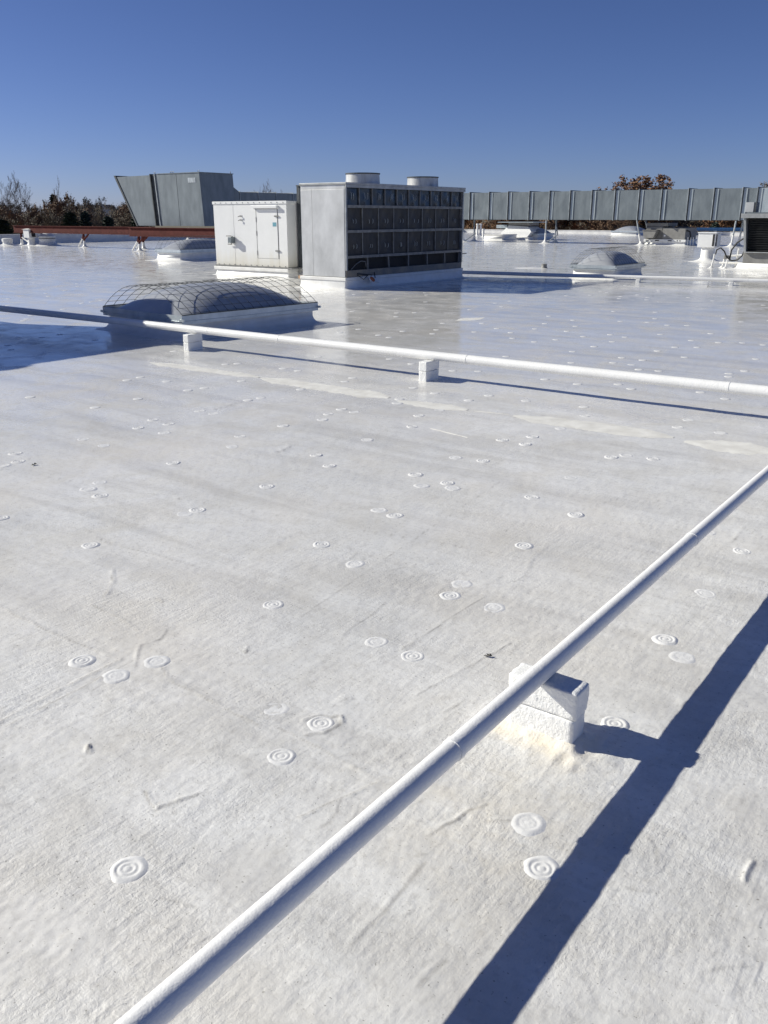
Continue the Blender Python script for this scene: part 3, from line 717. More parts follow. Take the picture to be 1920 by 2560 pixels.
# ------------------------------------------------------------------ white cabinet and galvanised plenum
cb = thing('equipment_cabinet', (-18.8, 17.5, 0), 'white walk-in equipment cabinet with narrow door, yellowed along the bottom', 'cabinet')
CW, CD, CZ0, CZ1 = 2.72, 2.3, 0.27, 1.92
mb = MB(); mb.rrings(0.02, CW + 0.0, 0.0, CD, [(0.16, 0), (0.07, 0.015), (0.03, 0.05), (0.01, 0.15)], cap=True); mb.build('curb', 'curb_coating', cb, True)
BX('nailer', 'curb_coating', cb, -0.05, CW + 0.03, -0.06, CD, 0.153, 0.235, 0.008)
BX('angle_rail', 'rail_steel', cb, -0.01, CW + 0.16, -0.055, CD, 0.238, 0.268)
BX('body', 'cabinet_white', cb, 0.0, CW, 0.012, CD, CZ0, CZ1 - 0.002, 0.006)
for x0, x1 in ((0.0, 0.765), (0.772, 1.615), (2.405, CW)):
    BX('wall_panel', 'cabinet_white', cb, x0 + 0.002, x1 - 0.002, -0.004, 0.010, CZ0 + 0.002, CZ1 - 0.065, 0.003)
BX('wall_panel', 'cabinet_white', cb, 1.617, 2.403, -0.004, 0.010, CZ0 + 0.002, CZ0 + 0.205, 0.003)
BX('wall_panel', 'cabinet_white', cb, 1.617, 2.403, -0.004, 0.010, CZ1 - 0.18, CZ1 - 0.065, 0.003)
BX('roof_trim', 'cabinet_white', cb, -0.02, CW + 0.02, -0.022, CD, CZ1 - 0.06, CZ1 + 0.012, 0.004)
dr = BX('door', 'cabinet_white', cb, 1.634, 2.386, -0.010, 0.010, CZ0 + 0.215, CZ1 - 0.19, 0.004)
for z in (CZ0 + 0.42, CZ1 - 0.36):
    BX('latch', 'rail_steel', dr, 2.30, 2.44, -0.035, -0.012, z - 0.02, z + 0.012)
for z in (CZ0 + 0.35, CZ0 + 0.85, CZ1 - 0.45):
    BX('hinge', 'rail_steel', dr, 1.612, 1.636, -0.018, -0.012, z - 0.06, z + 0.06)
BX('door_seal', 'rail_steel', dr, 1.618, 1.633, -0.012, 0.009, CZ0 + 0.215, CZ1 - 0.19)
BX('door_seal', 'rail_steel', dr, 2.388, 2.402, -0.012, 0.009, CZ0 + 0.215, CZ1 - 0.19)
BX('sticker', 'sticker_blue', dr, 2.22, 2.35, -0.0145, -0.0115, 1.30, 1.40)
BX('drip_rail', 'cabinet_white', cb, 1.52, 2.44, -0.09, -0.006, CZ1 - 0.165, CZ1 - 0.10, 0.006)
dc = BX('switch_box', 'galvanised', cb, 0.66, 0.79, -0.16, -0.006, 0.86, 1.02, 0.006)
MB().tube([(0.79, -0.10, 1.03), (0.72, -0.10, 1.045), (0.55, -0.10, 1.045)], 0.014, 6).build('handle', 'rail_steel', dc, True)
MB().tube([(0.56, -0.06, 0.83), (0.70, -0.06, 0.83), (0.70, -0.06, 0.86)], 0.016, 6).build('conduit', 'rail_steel', dc, True)
for z in (1.56, 1.46):
    MB().tube([(1.05, -0.004, z), (1.05, -0.05, z), (1.0, -0.06, z - 0.02)], 0.012, 6).build('hook', 'rail_steel', cb)
    BX('hook_plate', 'rail_steel', cb, 1.01, 1.11, -0.010, -0.005, z - 0.012, z + 0.012)
scr = MB().lathe([(0.012, 0), (0.012, 0.008), (0.006, 0.012)], 8).mesh('screw', 'rail_steel')
for k in range(13):
    put('screw', scr, cb, (0.1 + k * (CW - 0.2) / 12, -0.0225, CZ1 - 0.025), (R(90), 0, 0))
    put('screw', scr, cb, (0.1 + k * (CW - 0.2) / 12, -0.0055, CZ0 + 0.025), (R(90), 0, 0))
pl = thing('plenum_box', (-16.02, 17.85, 0), 'tall galvanised plenum box between the white cabinet and condenser', 'plenum')
mb = MB(); mb.rrings(0.0, 0.95, 0.0, 1.6, FLARE(0.08, 0.26), cap=True); mb.build('curb', 'curb_coating', pl, True)
BX('body', 'galvanised', pl, 0.10, 0.98, 0.0, 1.7, 0.262, 2.26, 0.006)
BX('flange', 'dark_flange', pl, 0.0, 0.098, -0.01, 0.1, 0.262, 2.28)
BX('rear_body', 'galvanised', pl, 0.0, 0.098, 0.102, 1.7, 0.262, 2.26)
BX('top_flange', 'dark_flange', pl, 0.0, 0.98, -0.03, 1.7, 2.283, 2.315)
BX('seam_strip', 'galvanised_bright', pl, 0.60, 0.63, -0.012, -0.001, 0.262, 2.25)

# ------------------------------------------------------------------ hood on red steel beams, left
hd = thing('intake_hood', (-33.0, 28.4, 0), 'large galvanised intake hood with slanted mouth on red beams', 'intake hood')
ox, oy = -33.0, 28.4
P_ = lambda pts: [(x - ox, z) for x, z in pts]
y0 = 27.5 - oy; y1 = 29.5 - oy
def lerpx(z, a, b_): return a[0] + (b_[0] - a[0]) * (z - a[1]) / (b_[1] - a[1])
MB().prism(P_([(-36.05, 3.30), (-33.56, 3.32), (-33.40, 1.14), (-34.72, 1.14)]), y0, y1).build('mouth_section', 'galvanised', hd)
MB().prism(P_([(-36.16, 3.36), (-36.04, 3.36), (-34.70, 1.12), (-34.80, 1.12)]), y0 - 0.03, y1 + 0.03).build('mouth_edge', 'dark_flange', hd)
MB().prism(P_([(-33.55, 3.33), (-33.28, 3.34), (-33.12, 1.14), (-33.39, 1.14)]), y0 + 0.04, y1).build('joint_recess', 'dark_flange', hd)
for a in (-33.58, -33.27):
    MB().prism(P_([(a, 3.37), (a + 0.05, 3.37), (a + 0.21, 1.14), (a + 0.16, 1.14)]), y0 - 0.04, y1 + 0.03).build('flange', 'dark_flange' if a < -33.5 else 'flange_steel', hd)
MB().prism(P_([(-33.20, 3.33), (-31.82, 3.34), (-31.76, 1.14), (-33.05, 1.14)]), y0, y1).build('body_panel', 'galvanised', hd)
MB().prism(P_([(-31.80, 3.34), (-30.32, 3.34), (-30.18, 1.14), (-31.74, 1.14)]), y0 + 0.004, y1).build('body_panel', 'galvanised', hd)
BX('top_cap', 'galvanised', hd, -33.1 - ox, -30.28 - ox, y0 - 0.02, y1 + 0.02, 3.343, 3.375)
BX('patch', 'flange_steel', hd, -31.05 - ox, -30.55 - ox, y0 - 0.006, y0 + 0.003, 2.95, 3.15)
for x in (-33.3, -32.2, -32.05, -30.4):
    MB().tube([(x - ox - 0.04, y0 + 0.06, 3.37), (x - ox - 0.04, y0 + 0.06, 3.44), (x - ox + 0.04, y0 + 0.06, 3.44), (x - ox + 0.04, y0 + 0.06, 3.37)], 0.014, 5).build('lifting_lug', 'flange_steel', hd)
MB().tube([(-30.4 - ox, y1 - 0.05, 3.36), (-30.4 - ox, y1 - 0.05, 3.46)], 0.02, 6).build('lifting_lug', 'flange_steel', hd)
ld = thing('rear_duct', (-31.2, 29.5, 0), 'galvanised duct stepping down behind the intake hood', 'duct')
mb = MB()
mb.add([(-1.0, 0.02, 3.0), (0.55, 0.02, 3.0), (0.55, 0.02, 1.5), (-1.0, 0.02, 1.5), (-1.0, 0.8, 2.62), (0.45, 0.8, 2.62), (0.45, 0.8, 1.7), (-1.0, 0.8, 1.7)],
       [(0, 1, 2, 3), (7, 6, 5, 4), (0, 4, 5, 1), (1, 5, 6, 2), (2, 6, 7, 3), (3, 7, 4, 0)])
mb.build('transition', 'galvanised', ld)
for k in range(7):
    BX('duct_panel', 'galvanised', ld, -1.0, 0.45, 0.83 + k * 1.22, 0.83 + k * 1.22 + 1.19, 1.7, 2.62, 0.01)
    BX('flange', 'flange_steel', ld, -1.02, 0.48, 0.803 + k * 1.22, 0.827 + k * 1.22, 1.68, 2.66)
for k in (1, 4, 7):
    BX('leg', 'flange_steel', ld, 0.3, 0.36, 0.8 + k * 1.22 - 0.03, 0.8 + k * 1.22 + 0.03, 0.0, 1.678)
def beam(x0, x1, y, ztop, h, label, legs, rz=0.0):
    t = thing('steel_beam', (x0, y, 0), label, 'steel beam', None, rz)
    L = x1 - x0; w = 0.11
    BX('top_flange', 'red_primer', t, 0, L, -w, w, ztop - 0.022, ztop)
    BX('web', 'red_primer', t, 0, L, -0.035, 0.035, ztop - h + 0.022, ztop - 0.0225)
    BX('bottom_flange', 'red_primer', t, 0, L, -w, w, ztop - h, ztop - h + 0.0215)
    for x, kind in legs:
        zb = ztop - h - 0.002
        MB().tube([(x, 0, 0.32), (x, 0, zb)], 0.055, 8).build('leg', 'red_primer' if kind else 'curb_coating', t)
        MB().lathe([(0.32, 0.0), (0.17, 0.03), (0.09, 0.09), (0.066, 0.18), (0.062, 0.34)], 14, (x, 0)).build('leg_boot', 'curb_coating', t, True)
        bx = x - 0.55 if kind != 2 else x + 1.0
        MB().tube([(bx, 0.0, 0.03), (x - 0.14 if kind != 2 else x + 0.05, 0.0, 0.44)], 0.036, 6).build('brace', 'curb_coating', t)
        MB().tube([(x - 0.14 if kind != 2 else x + 0.05, 0.0, 0.44), (x - 0.02, 0.0, zb)], 0.036, 6).build('brace', 'red_primer' if kind else 'curb_coating', t)
        if kind == 1:
            MB().tube([(x + 0.02, 0.0, 0.42), (x + 0.30, 0.0, 0.58), (x + 0.42, 0, zb)], 0.05, 6).build('bracket', 'red_primer', t)
    return t
beam(-34.85, -26.6, 27.1, 1.07, 0.40, 'rust red steel beam carrying the intake hood', ((0.62, 1), (7.4, 1)))
beam(-47.4, -35.4, 28.9, 1.06, 0.38, 'rust red steel beam reaching past the small vents to the parapet', ((0.6, 2), (6.4, 1), (11.2, 1)))

# ------------------------------------------------------------------ long duct on legs, right
dx_ = thing('long_duct', (-20, 50.0, 0), 'long galvanised duct of flanged panels raised on legs', 'duct')
seam_px = [1105, 1174, 1222, 1269, 1322, 1372, 1423, 1477, 1534, 1594, 1650, 1716, 1779, 1850]
def x_at(u, y): a = HEAD - math.atan((u - 960) / math.hypot(F, 1280 - HZ)); return -y * math.tan(a)
xs = [x_at(u, 50.0) + 20 for u in seam_px]
xs = [xs[0] - 1.4, *xs, xs[-1] + 0.75, xs[-1] + 2.3, xs[-1] + 3.8, xs[-1] + 5.3]
for i in range(len(xs) - 1):
    a, b_ = xs[i], xs[i + 1]; zt = 2.95 + 0.0 * i
    mt = 'galvanised_bright' if i >= len(xs) - 4 else 'galvanised'
    mb = MB()                                # cross broken sheet: the middle stands slightly proud
    vs = [(a + 0.035, 0, 1.36), (b_ - 0.035, 0, 1.36), (b_ - 0.035, 0, zt), (a + 0.035, 0, zt), (a + 0.035, 1.3, 1.36), (b_ - 0.035, 1.3, 1.36), (b_ - 0.035, 1.3, zt), (a + 0.035, 1.3, zt), ((a + b_) / 2, -0.02 + 0.02 * (i % 3), (1.36 + zt) / 2)]
    mb.add(vs, [(0, 1, 8), (1, 2, 8), (2, 3, 8), (3, 0, 8), (5, 4, 7, 6), (1, 5, 6, 2), (4, 0, 3, 7), (3, 2, 6, 7), (4, 5, 1, 0)])
    mb.build('duct_panel', mt, dx_)
    BX('stiffener', 'galvanised_bright', dx_, a + 0.06, a + 0.24, -0.028, -0.021, 1.37, zt - 0.01)
    BX('flange', 'flange_steel', dx_, a - 0.030, a + 0.005, -0.09, 1.36, 1.33, zt + 0.05)
    BX('flange', 'dark_flange', dx_, a + 0.007, a + 0.034, -0.085, 1.36, 1.33, zt + 0.05)
for u, lean in ((1160, 0), (1367, 0), (1594, 0.35), (1842, -0.1)):
    x = x_at(u, 50.0) + 20
    for yy, sg in ((-0.03, 1), (1.33, -1)):
        MB().tube([(x + lean, yy, 0.0), (x, yy, 1.33)], 0.045, 8).build('leg', 'flange_steel', dx_)
        MB().tube([(x + lean, yy, 0.0), (x + lean * 0.55, yy, 0.6)], 0.055, 8).build('leg_sleeve', 'curb_coating', dx_)
        MB().lathe([(0.42, 0.0), (0.22, 0.04), (0.10, 0.12), (0.075, 0.2)], 14, (x + lean, yy)).build('leg_boot', 'curb_coating', dx_, True)
    MB().tube([(x + lean + 0.1, 0.1, 0.08), (x + lean + 0.5, 0.6, 0.5), (x, 1.2, 1.3)], 0.035, 6).build('brace', 'flange_steel', dx_)

# ------------------------------------------------------------------ far equipment, right
# white exhaust hood on a low curb
eh = thing('exhaust_hood', (-30.3, 56.2, 0), 'white flared exhaust hood with flat lid under the long duct', 'exhaust hood')
mb = MB(); mb.rrings(-1.35, 1.2, -0.2, 2.4, FLARE(0.25, 0.2), cap=True); mb.build('curb', 'curb_coating', eh, True)
mb = MB(); v0 = [(-1.3, 0.0, 0.2), (1.0, 0.0, 0.2), (1.0, 2.0, 0.2), (-1.3, 2.0, 0.2), (-1.0, 0.1, 0.55), (1.25, 0.1, 0.55), (1.25, 1.9, 0.55), (-1.0, 1.9, 0.55), (-0.6, 0.25, 0.95), (0.9, 0.25, 0.88), (0.9, 1.75, 0.88), (-0.6, 1.75, 0.95)]
mb.add(v0, [(0, 1, 5, 4), (1, 2, 6, 5), (2, 3, 7, 6), (3, 0, 4, 7), (4, 5, 9, 8), (5, 6, 10, 9), (6, 7, 11, 10), (7, 4, 8, 11), (8, 9, 10, 11)]); mb.build('flared_body', 'white_metal', eh)
BX('neck', 'grey_cabinet', eh, -0.65, 1.0, 0.3, 1.7, 0.953, 1.14)
BX('lid', 'galvanised_bright', eh, -1.3, 1.45, -0.1, 2.1, 1.143, 1.19)
BX('side_tray', 'galvanised_bright', eh, -1.55, -0.72, 0.2, 1.2, 0.76, 0.98)
lc = thing('low_curb', (-31.3, 53.8, 0), 'low empty white roof curb in front of the exhaust hood', 'roof curb')
mb = MB(); mb.rrings(0, 1.4, 0, 2.0, FLARE(0.3, 0.36, 0.2), cap=True); mb.build('curb', 'curb_coating', lc, True)
BX('lid', 'parapet_coating', lc, -0.03, 1.43, -0.03, 2.03, 0.363, 0.40)
# grey rooftop air conditioner
ac = thing('rooftop_air_conditioner', (-18.75, 50.3, 0), 'grey rooftop air conditioner with sloped intake cowl on white curb', 'air conditioner')
mb = MB(); mb.rrings(0.0, 2.3, 0.0, 1.9, FLARE(0.35, 0.20), cap=True); mb.build('curb', 'curb_coating', ac, True)
BX('base_rail', 'white_metal', ac, -0.04, 2.34, -0.04, 1.94, 0.202, 0.33)
for k, x in enumerate((0.08, 0.18, 0.62, 1.35, 1.85, 2.0)):
    BX('fork_slot', 'black_rubber', ac, x, x + (0.22 if k in (2, 3) else 0.07), -0.046, -0.041, 0.235, 0.29)
BX('body', 'grey_cabinet_dark', ac, 0.02, 1.0, 0.02, 1.9, 0.332, 1.02, 0.015)
BX('fan_section', 'grey_cabinet', ac, 1.003, 2.28, 0.0, 1.9, 0.332, 0.95, 0.015)
BX('upper_body', 'grey_cabinet', ac, 0.03, 1.25, 0.04, 1.6, 1.022, 1.20, 0.015)
BX('access_panel', 'grey_cabinet', ac, 0.06, 0.96, 0.004, 0.018, 0.84, 1.0, 0.004)
cw = MB(); cw.prism([(0.0, 0.80), (0.78, 0.80), (0.62, 0.40), (0.08, 0.40)], -0.42, 0.0)
cw.build('intake_cowl', 'grey_cabinet', ac)
BX('cowl_cap', 'grey_cabinet', ac, -0.02, 0.80, -0.46, 0.018, 0.803, 0.83)
MB().lathe([(0.36, 0.952), (0.36, 0.985), (0.30, 1.0)], 20, (1.75, 0.95)).build('fan_guard', 'dark_flange', ac)
BX('name_plate', 'white_metal', ac, 1.08, 1.18, -0.003, -0.0005, 0.48, 0.57)
MB().tube([(2.3, 0.2, 0.8), (2.45, 0.2, 0.76), (2.52, 0.2, 0.5), (2.48, 0.2, 0.3)], 0.04, 8).build('conduit', 'black_rubber', ac, True)
for k, x in enumerate((2.42, 2.54, 2.66)):
    MB().tube([(x, 0.1 + 0.1 * k, 0.0), (x, 0.1 + 0.1 * k, 0.45)], 0.03, 6).build('riser', 'curb_coating', ac)
# box vent on round neck
bv = thing('box_vent', (*at_depth(1780, 32.4), 0), 'square white vent cowl on a round neck beside the louvred unit', 'roof vent')
MB().lathe([(0.66, 0.0), (0.46, 0.03), (0.33, 0.07), (0.26, 0.11), (0.238, 0.16), (0.235, 0.50)], 26).build('neck', 'curb_coating', bv, True)
BX('cowl', 'white_metal', bv, -0.31, 0.30, -0.29, 0.29, 0.502, 0.98, 0.01)
BX('lid', 'white_metal', bv, -0.33, 0.33, -0.32, 0.32, 0.983, 1.02, 0.006)
BX('cowl_slot', 'black_rubber', bv, 0.302, 0.308, -0.24, -0.14, 0.55, 0.95); BX('cowl_slot', 'black_rubber', bv, 0.20, 0.27, -0.296, -0.292, 0.55, 0.95)
BX('cowl_panel', 'side_steel', bv, 0.302, 0.32, -0.12, 0.27, 0.53, 0.96)
# louvred unit, cut by the frame
lu = thing('louvred_unit', (-7.66, 28.6, 0), 'dark louvred intake unit on a thick white curb beside the hose', 'air handler')
mb = MB(); mb.rrings(0.0, 4.2, 0.0, 2.4, FLARE(0.55, 0.20, 0.17), cap=True); mb.build('curb', 'curb_coating', lu, True)
BX('base', 'grey_cabinet', lu, 0.10, 4.1, 0.10, 2.3, 0.203, 0.50, 0.01)
MB().prism([(0.0, 1.50), (0.13, 0.502), (0.19, 0.502), (0.07, 1.50)], 0.0, 2.2).build('side_cheek', 'cap_steel', lu)
BX('core', 'louver_dark', lu, 0.20, 4.0, 0.30, 2.2, 0.502, 1.50)
for k in range(14):
    z = 0.54 + k * 0.068
    MB().box(0.17, 4.0, 0.10, 0.22, z, z + 0.008, Matrix.Rotation(R(-38), 3, 'X')).build('louver_slat', 'louver_dark', lu)
BX('sill', 'cap_steel', lu, 0.16, 4.05, -0.02, 0.10, 0.505, 0.53)
BX('cap', 'cap_steel', lu, -0.06, 4.1, -0.08, 2.3, 1.502, 1.63, 0.006)
BX('cap_lid', 'galvanised', lu, 0.12, 4.0, 0.02, 2.2, 1.632, 1.665)
cbx = BX('control_box', 'side_steel', lu, 0.0, 0.24, 0.05, 0.35, 1.668, 1.95, 0.006)
BX('box_edge', 'dark_flange', cbx, 0.242, 0.31, 0.06, 0.35, 1.668, 1.95)
# hose and small pipework by the louvred unit
hs = thing('hose_rig', (-8.45, 28.9, 0), 'black hose looping over small white pipe stands', 'hose')
MB().tube([(0, 0, 0.42), (0.02, 0, 0.56), (0.14, 0, 0.62), (0.26, 0, 0.52), (0.34, 0.05, 0.34), (0.48, 0.1, 0.24), (0.66, 0.1, 0.27), (0.78, 0.1, 0.40), (0.86, 0.1, 0.62)], 0.022, 8).build('hose', 'black_rubber', hs, True)
MB().tube([(0.42, 0.1, 0.24), (0.44, 0.1, 0.55), (0.58, 0.1, 0.78), (0.9, 0.1, 1.0)], 0.024, 8).build('hose', 'black_rubber', hs, True)
for (a, b_, c) in ((0.0, -0.1, 0.44), (0.42, -0.1, 0.3), (0.20, 0.35, 0.38), (0.55, 0.5, 0.6)):
    MB().tube([(a - 0.06, b_, 0.0), (a - 0.02, b_, c * 0.5), (a, b_, c)], 0.026, 8).build('pipe_stand', 'curb_coating', hs, True)
    MB().lathe([(0.12, 0.0), (0.07, 0.02), (0.035, 0.06)], 12, (a - 0.06, b_)).build('stand_foot', 'curb_coating', hs, True)
MB().tube([(0.05, 0.35, 0.16), (0.95, 0.35, 0.16)], 0.035, 8).build('low_pipe', 'curb_coating', hs)
MB().tube([(0.20, 0.4, 0.36), (0.95, 0.45, 0.42)], 0.03, 8).build('low_pipe', 'curb_coating', hs)
BX('valve', 'grey_cabinet', hs, 0.24, 0.40, 0.05, 0.17, 0.28, 0.40, 0.02)
# drain stub
ds = thing('drain_stub', (*ground(1360, 671)[:2], 0), 'short dark drain stub on the open roof past the condenser', 'drain')
MB().lathe([(0.13, 0.0), (0.10, 0.02), (0.085, 0.05), (0.085, 0.13), (0.06, 0.14)], 16).build('stub', 'grey_cabinet', ds, True)
MB().lathe([(0.55, 0.0), (0.30, 0.015), (0.13, 0.03)], 18, (-0.35, -0.15)).build('coating_mound', 'curb_coating', ds, True)
# blue covered bench by the far parapet
bt = thing('blue_tarp_bundle', (*at_depth(1783, 78.5), 0), 'low blue covered bundle on white feet by the sunlit parapet', 'tarp bundle', rz=R(20))
BX('cover', 'blue_tarp', bt, -2.9, 2.9, -0.5, 0.5, 0.38, 0.62, 0.05)
for x in (-2.4, 0.3, 2.3):
    MB().lathe([(0.5, 0), (0.25, 0.06), (0.14, 0.2), (0.14, 0.378)], 12, (x, 0)).build('foot', 'curb_coating', bt, True)
# stub pipes at the far parapet
for k, (u, v, h, lab) in enumerate(((1193, 590, 0.95, 'one of two tall thin white stub pipes past the low curb'), (1201, 590, 0.95, 'one of two tall thin white stub pipes past the low curb'), (1208, 593, 0.6, 'shortest white stub pipe by the low curb'))):
    q = ground(u, v); t = thing('stub_pipe', (q[0], q[1], 0), lab, 'stub pipe', 'pair of stub pipes' if k < 2 else None)
    MB().lathe([(0.3, 0), (0.12, 0.05), (0.085, 0.12), (0.085, h)], 12).build('pipe', 'curb_coating', t, True)
    MB().lathe([(0.11, h - 0.08), (0.12, h - 0.04), (0.10, h + 0.03)], 12).build('cap', 'curb_coating', t, True)
# ------------------------------------------------------------------ small vents, left
q = ground(80, 614); t = thing('box_vent', (q[0], q[1], 0), 'small white box vent on a post before the shaded parapet', 'roof vent')
MB().lathe([(0.5, 0), (0.25, 0.05), (0.2, 0.15), (0.19, 0.42)], 18).build('post', 'curb_coating', t, True)
BX('cowl', 'white_metal', t, -0.27, 0.27, -0.27, 0.27, 0.42, 0.86, 0.01)
MB().add([(-0.33, -0.33, 0.862), (0.33, -0.33, 0.862), (0.33, 0.33, 0.862), (-0.33, 0.33, 0.862), (0, 0, 0.95)], [(0, 1, 4), (1, 2, 4), (2, 3, 4), (3, 0, 4), (3, 2, 1, 0)]).build('lid', 'white_metal', t)
BX('cowl_slot', 'black_rubber', t, 0.272, 0.278, -0.12, 0.12, 0.46, 0.80)
q = ground(120, 614); t = thing('turbine_vent', (q[0], q[1], 0), 'round ribbed white vent before the shaded parapet', 'roof vent')
MB().lathe([(0.75, 0), (0.5, 0.08), (0.42, 0.2), (0.41, 0.28), (0.45, 0.29), (0.45, 0.36), (0.42, 0.37), (0.42, 0.42), (0.46, 0.43), (0.45, 0.5), (0.40, 0.52), (0.34, 0.62), (0.15, 0.68)], 20).build('body', 'curb_coating', t, True)
MB().lathe([(0.425, 0.372), (0.425, 0.418)], 20, capt=False).build('vent_gap', 'grey_cabinet', t)
q = ground(20, 614); t = thing('drum_vent', (q[0], q[1], 0), 'short white drum vent near the end of the shaded parapet', 'roof vent')
MB().lathe([(0.7, 0), (0.4, 0.05), (0.26, 0.1), (0.25, 0.2), (0.29, 0.21), (0.29, 0.36), (0.2, 0.40)], 18).build('body', 'curb_coating', t, True)
q = ground(472, 603); t = thing('stub_pipe', (q[0], q[1], 0), 'thin white stub pipe behind the domed skylight near the red beam', 'stub pipe')
MB().lathe([(0.5, 0), (0.2, 0.1), (0.1, 0.2), (0.1, 0.5)], 12).build('pipe', 'curb_coating', t, True)
MB().lathe([(0.19, 0.5), (0.2, 0.55), (0.19, 0.8), (0.1, 0.84)], 12).build('cap', 'curb_coating', t, True)

# ------------------------------------------------------------------ litter
def leaf(u, v, s, label, rz):
    x, y, _ = ground(u, v); z = hz_at(x, y)
    t = thing('dead_leaf', (x, y, z), label, 'leaf', None, rz)
    for k, (a, L, up_) in enumerate(((0, 0.016, 0.006), (1.9, 0.014, 0.004), (3.6, 0.017, 0.005), (5.0, 0.012, 0.012))):
        mb = MB(); c, sn = math.cos(a), math.sin(a)
        pr = [(0, 0, 0.003), (L * 0.5, 0.35 * L, 0.004 + up_), (L, 0, 0.002 + up_ * 0.3), (L * 0.5, -0.35 * L, 0.002 + up_ * 0.5)]
        mb.add([((p[0] * c - p[1] * sn) * s, (p[0] * sn + p[1] * c) * s, p[2] * s) for p in pr] + [((p[0] * c - p[1] * sn) * s, (p[0] * sn + p[1] * c) * s, p[2] * s + 0.0008) for p in pr], [(0, 1, 2, 3), (7, 6, 5, 4), (0, 4, 5, 1), (1, 5, 6, 2), (2, 6, 7, 3), (3, 7, 4, 0)])
        mb.build('lobe', 'dead_leaf', t)
leaf(1220, 1641, 1.0, 'small dark curled leaf beside the pipe block', 0.4)
leaf(85, 1163, 1.3, 'small dark leaf lying among fastener plates away from the pipes', 1.4)

# ------------------------------------------------------------------ trees and houses beyond the roof
def tree_parts(seed, spread, leafn, leaf_size, up=0.55, lean=0.0, stems=1, clear=0.22, twigs=1.0):
    rr = random.Random(seed); wood = MB(); tw = MB(); lf = MB(); tips = []
    def grow(p, d, L, r, lev):
        k = 4 if lev < 2 else 3; pts = [p.copy()]
        for i in range(k):
            d = (d + Vector((rr.gauss(0, .13), rr.gauss(0, .13), rr.gauss(0.05 * up, .08)))).normalized()
            p = p + d * (L / k); pts.append(p.copy())
        (wood if lev < 2 else tw).tube(pts, r, 5 if lev == 0 else 3, False, r * (0.28 if lev < 3 else 0.5))
        if lev >= 2: tips.extend(pts[1:])
        if lev == 4: return
        n = (11, 8, 6, 4)[lev]
        if lev == 3: n = int(n * twigs)
        for c in range(n):
            s = (clear if lev == 0 else 0.2) + (1 - (clear if lev == 0 else 0.2)) * (c + rr.random()) / n
            s = min(s, 0.98); q = pts[int(s * k)].lerp(pts[min(int(s * k) + 1, k)], s * k - int(s * k))
            a = rr.uniform(0, 6.28); out = Vector((math.cos(a), math.sin(a), 0))
            nd = (d * (0.35 + up * 0.5) + out * spread + Vector((0, 0, up * 0.6))).normalized()
            f = (0.62, 0.5, 0.5, 0.55)[lev] * (1.05 - 0.55 * s) * rr.uniform(0.75, 1.2)
            grow(q, nd, L * f, max(r * 0.42 * (1 - 0.5 * s), (0.012, 0.010, 0.0075, 0.006)[lev] / 10), lev + 1)
    for s in range(stems):
        grow(Vector((rr.gauss(0, 0.03) * (stems > 1), rr.gauss(0, 0.03) * (stems > 1), 0)), Vector((lean + rr.gauss(0, 0.16) * (stems > 1), rr.gauss(0, 0.12) * (stems > 1), 1)).normalized(), 0.92, 0.016 / math.sqrt(stems), 0)
    zm = max(p.z for p in tips)
    for i in range(leafn):
        p = rr.choice(tips) + Vector((rr.gauss(0, .012), rr.gauss(0, .012), rr.gauss(0, .012)))
        a = Vector((rr.gauss(0, 1), rr.gauss(0, 1), rr.gauss(0, 1))).normalized(); b_ = a.orthogonal().normalized(); s = leaf_size * rr.uniform(0.6, 1.3)
        lf.add([p - a * s, p + b_ * s * 0.6, p + a * s, p - b_ * s * 0.6], [(0, 1, 2, 3)])
    for m_ in (wood, tw, lf): m_.v = [(x / zm, y / zm, z / zm) for x, y, z in m_.v]
    return wood, tw, lf
def raw(mb, name, mats, split=None):
    me = bpy.data.meshes.new(name); me.from_pydata(mb.v, [], mb.f)
    for m_ in mats: me.materials.append(M[m_])
    if split: me.polygons.foreach_set('material_index', [0] * split + [1] * (len(mb.f) - split))
    me.update(); return me
PROTO = {}
def make_proto(key, bark, twigm, leafm, **kw):
    w, t, l = tree_parts(**kw)
    crown = MB(); crown.add(t.v, t.f); n = len(t.f); crown.add(l.v, l.f)
    PROTO[key] = (raw(w, 'trunk', [bark]), raw(crown, 'crown', [twigm, leafm], n))
make_proto('bare_wide', 'bark', 'twig', 'leaf_dull', seed=1, spread=0.62, leafn=250, leaf_size=0.008, stems=3, clear=0.2)
make_proto('bare_slim', 'pale_bark', 'twig', 'leaf_dull', seed=2, spread=0.34, leafn=150, leaf_size=0.007, up=0.8, clear=0.3)
make_proto('grey', 'bark', 'twig', 'leaf_dull', seed=3, spread=0.75, leafn=6000, leaf_size=0.0095, stems=2, clear=0.12)
make_proto('grey2', 'bark', 'twig', 'leaf_dull', seed=8, spread=0.85, leafn=7000, leaf_size=0.0095, stems=3, clear=0.08)
make_proto('brown', 'bark', 'twig', 'leaf_brown', seed=4, spread=0.8, leafn=8500, leaf_size=0.0115, stems=2, clear=0.1)
make_proto('rust', 'bark', 'twig', 'leaf_rust', seed=5, spread=0.85, leafn=9000, leaf_size=0.0125, stems=2, clear=0.1)
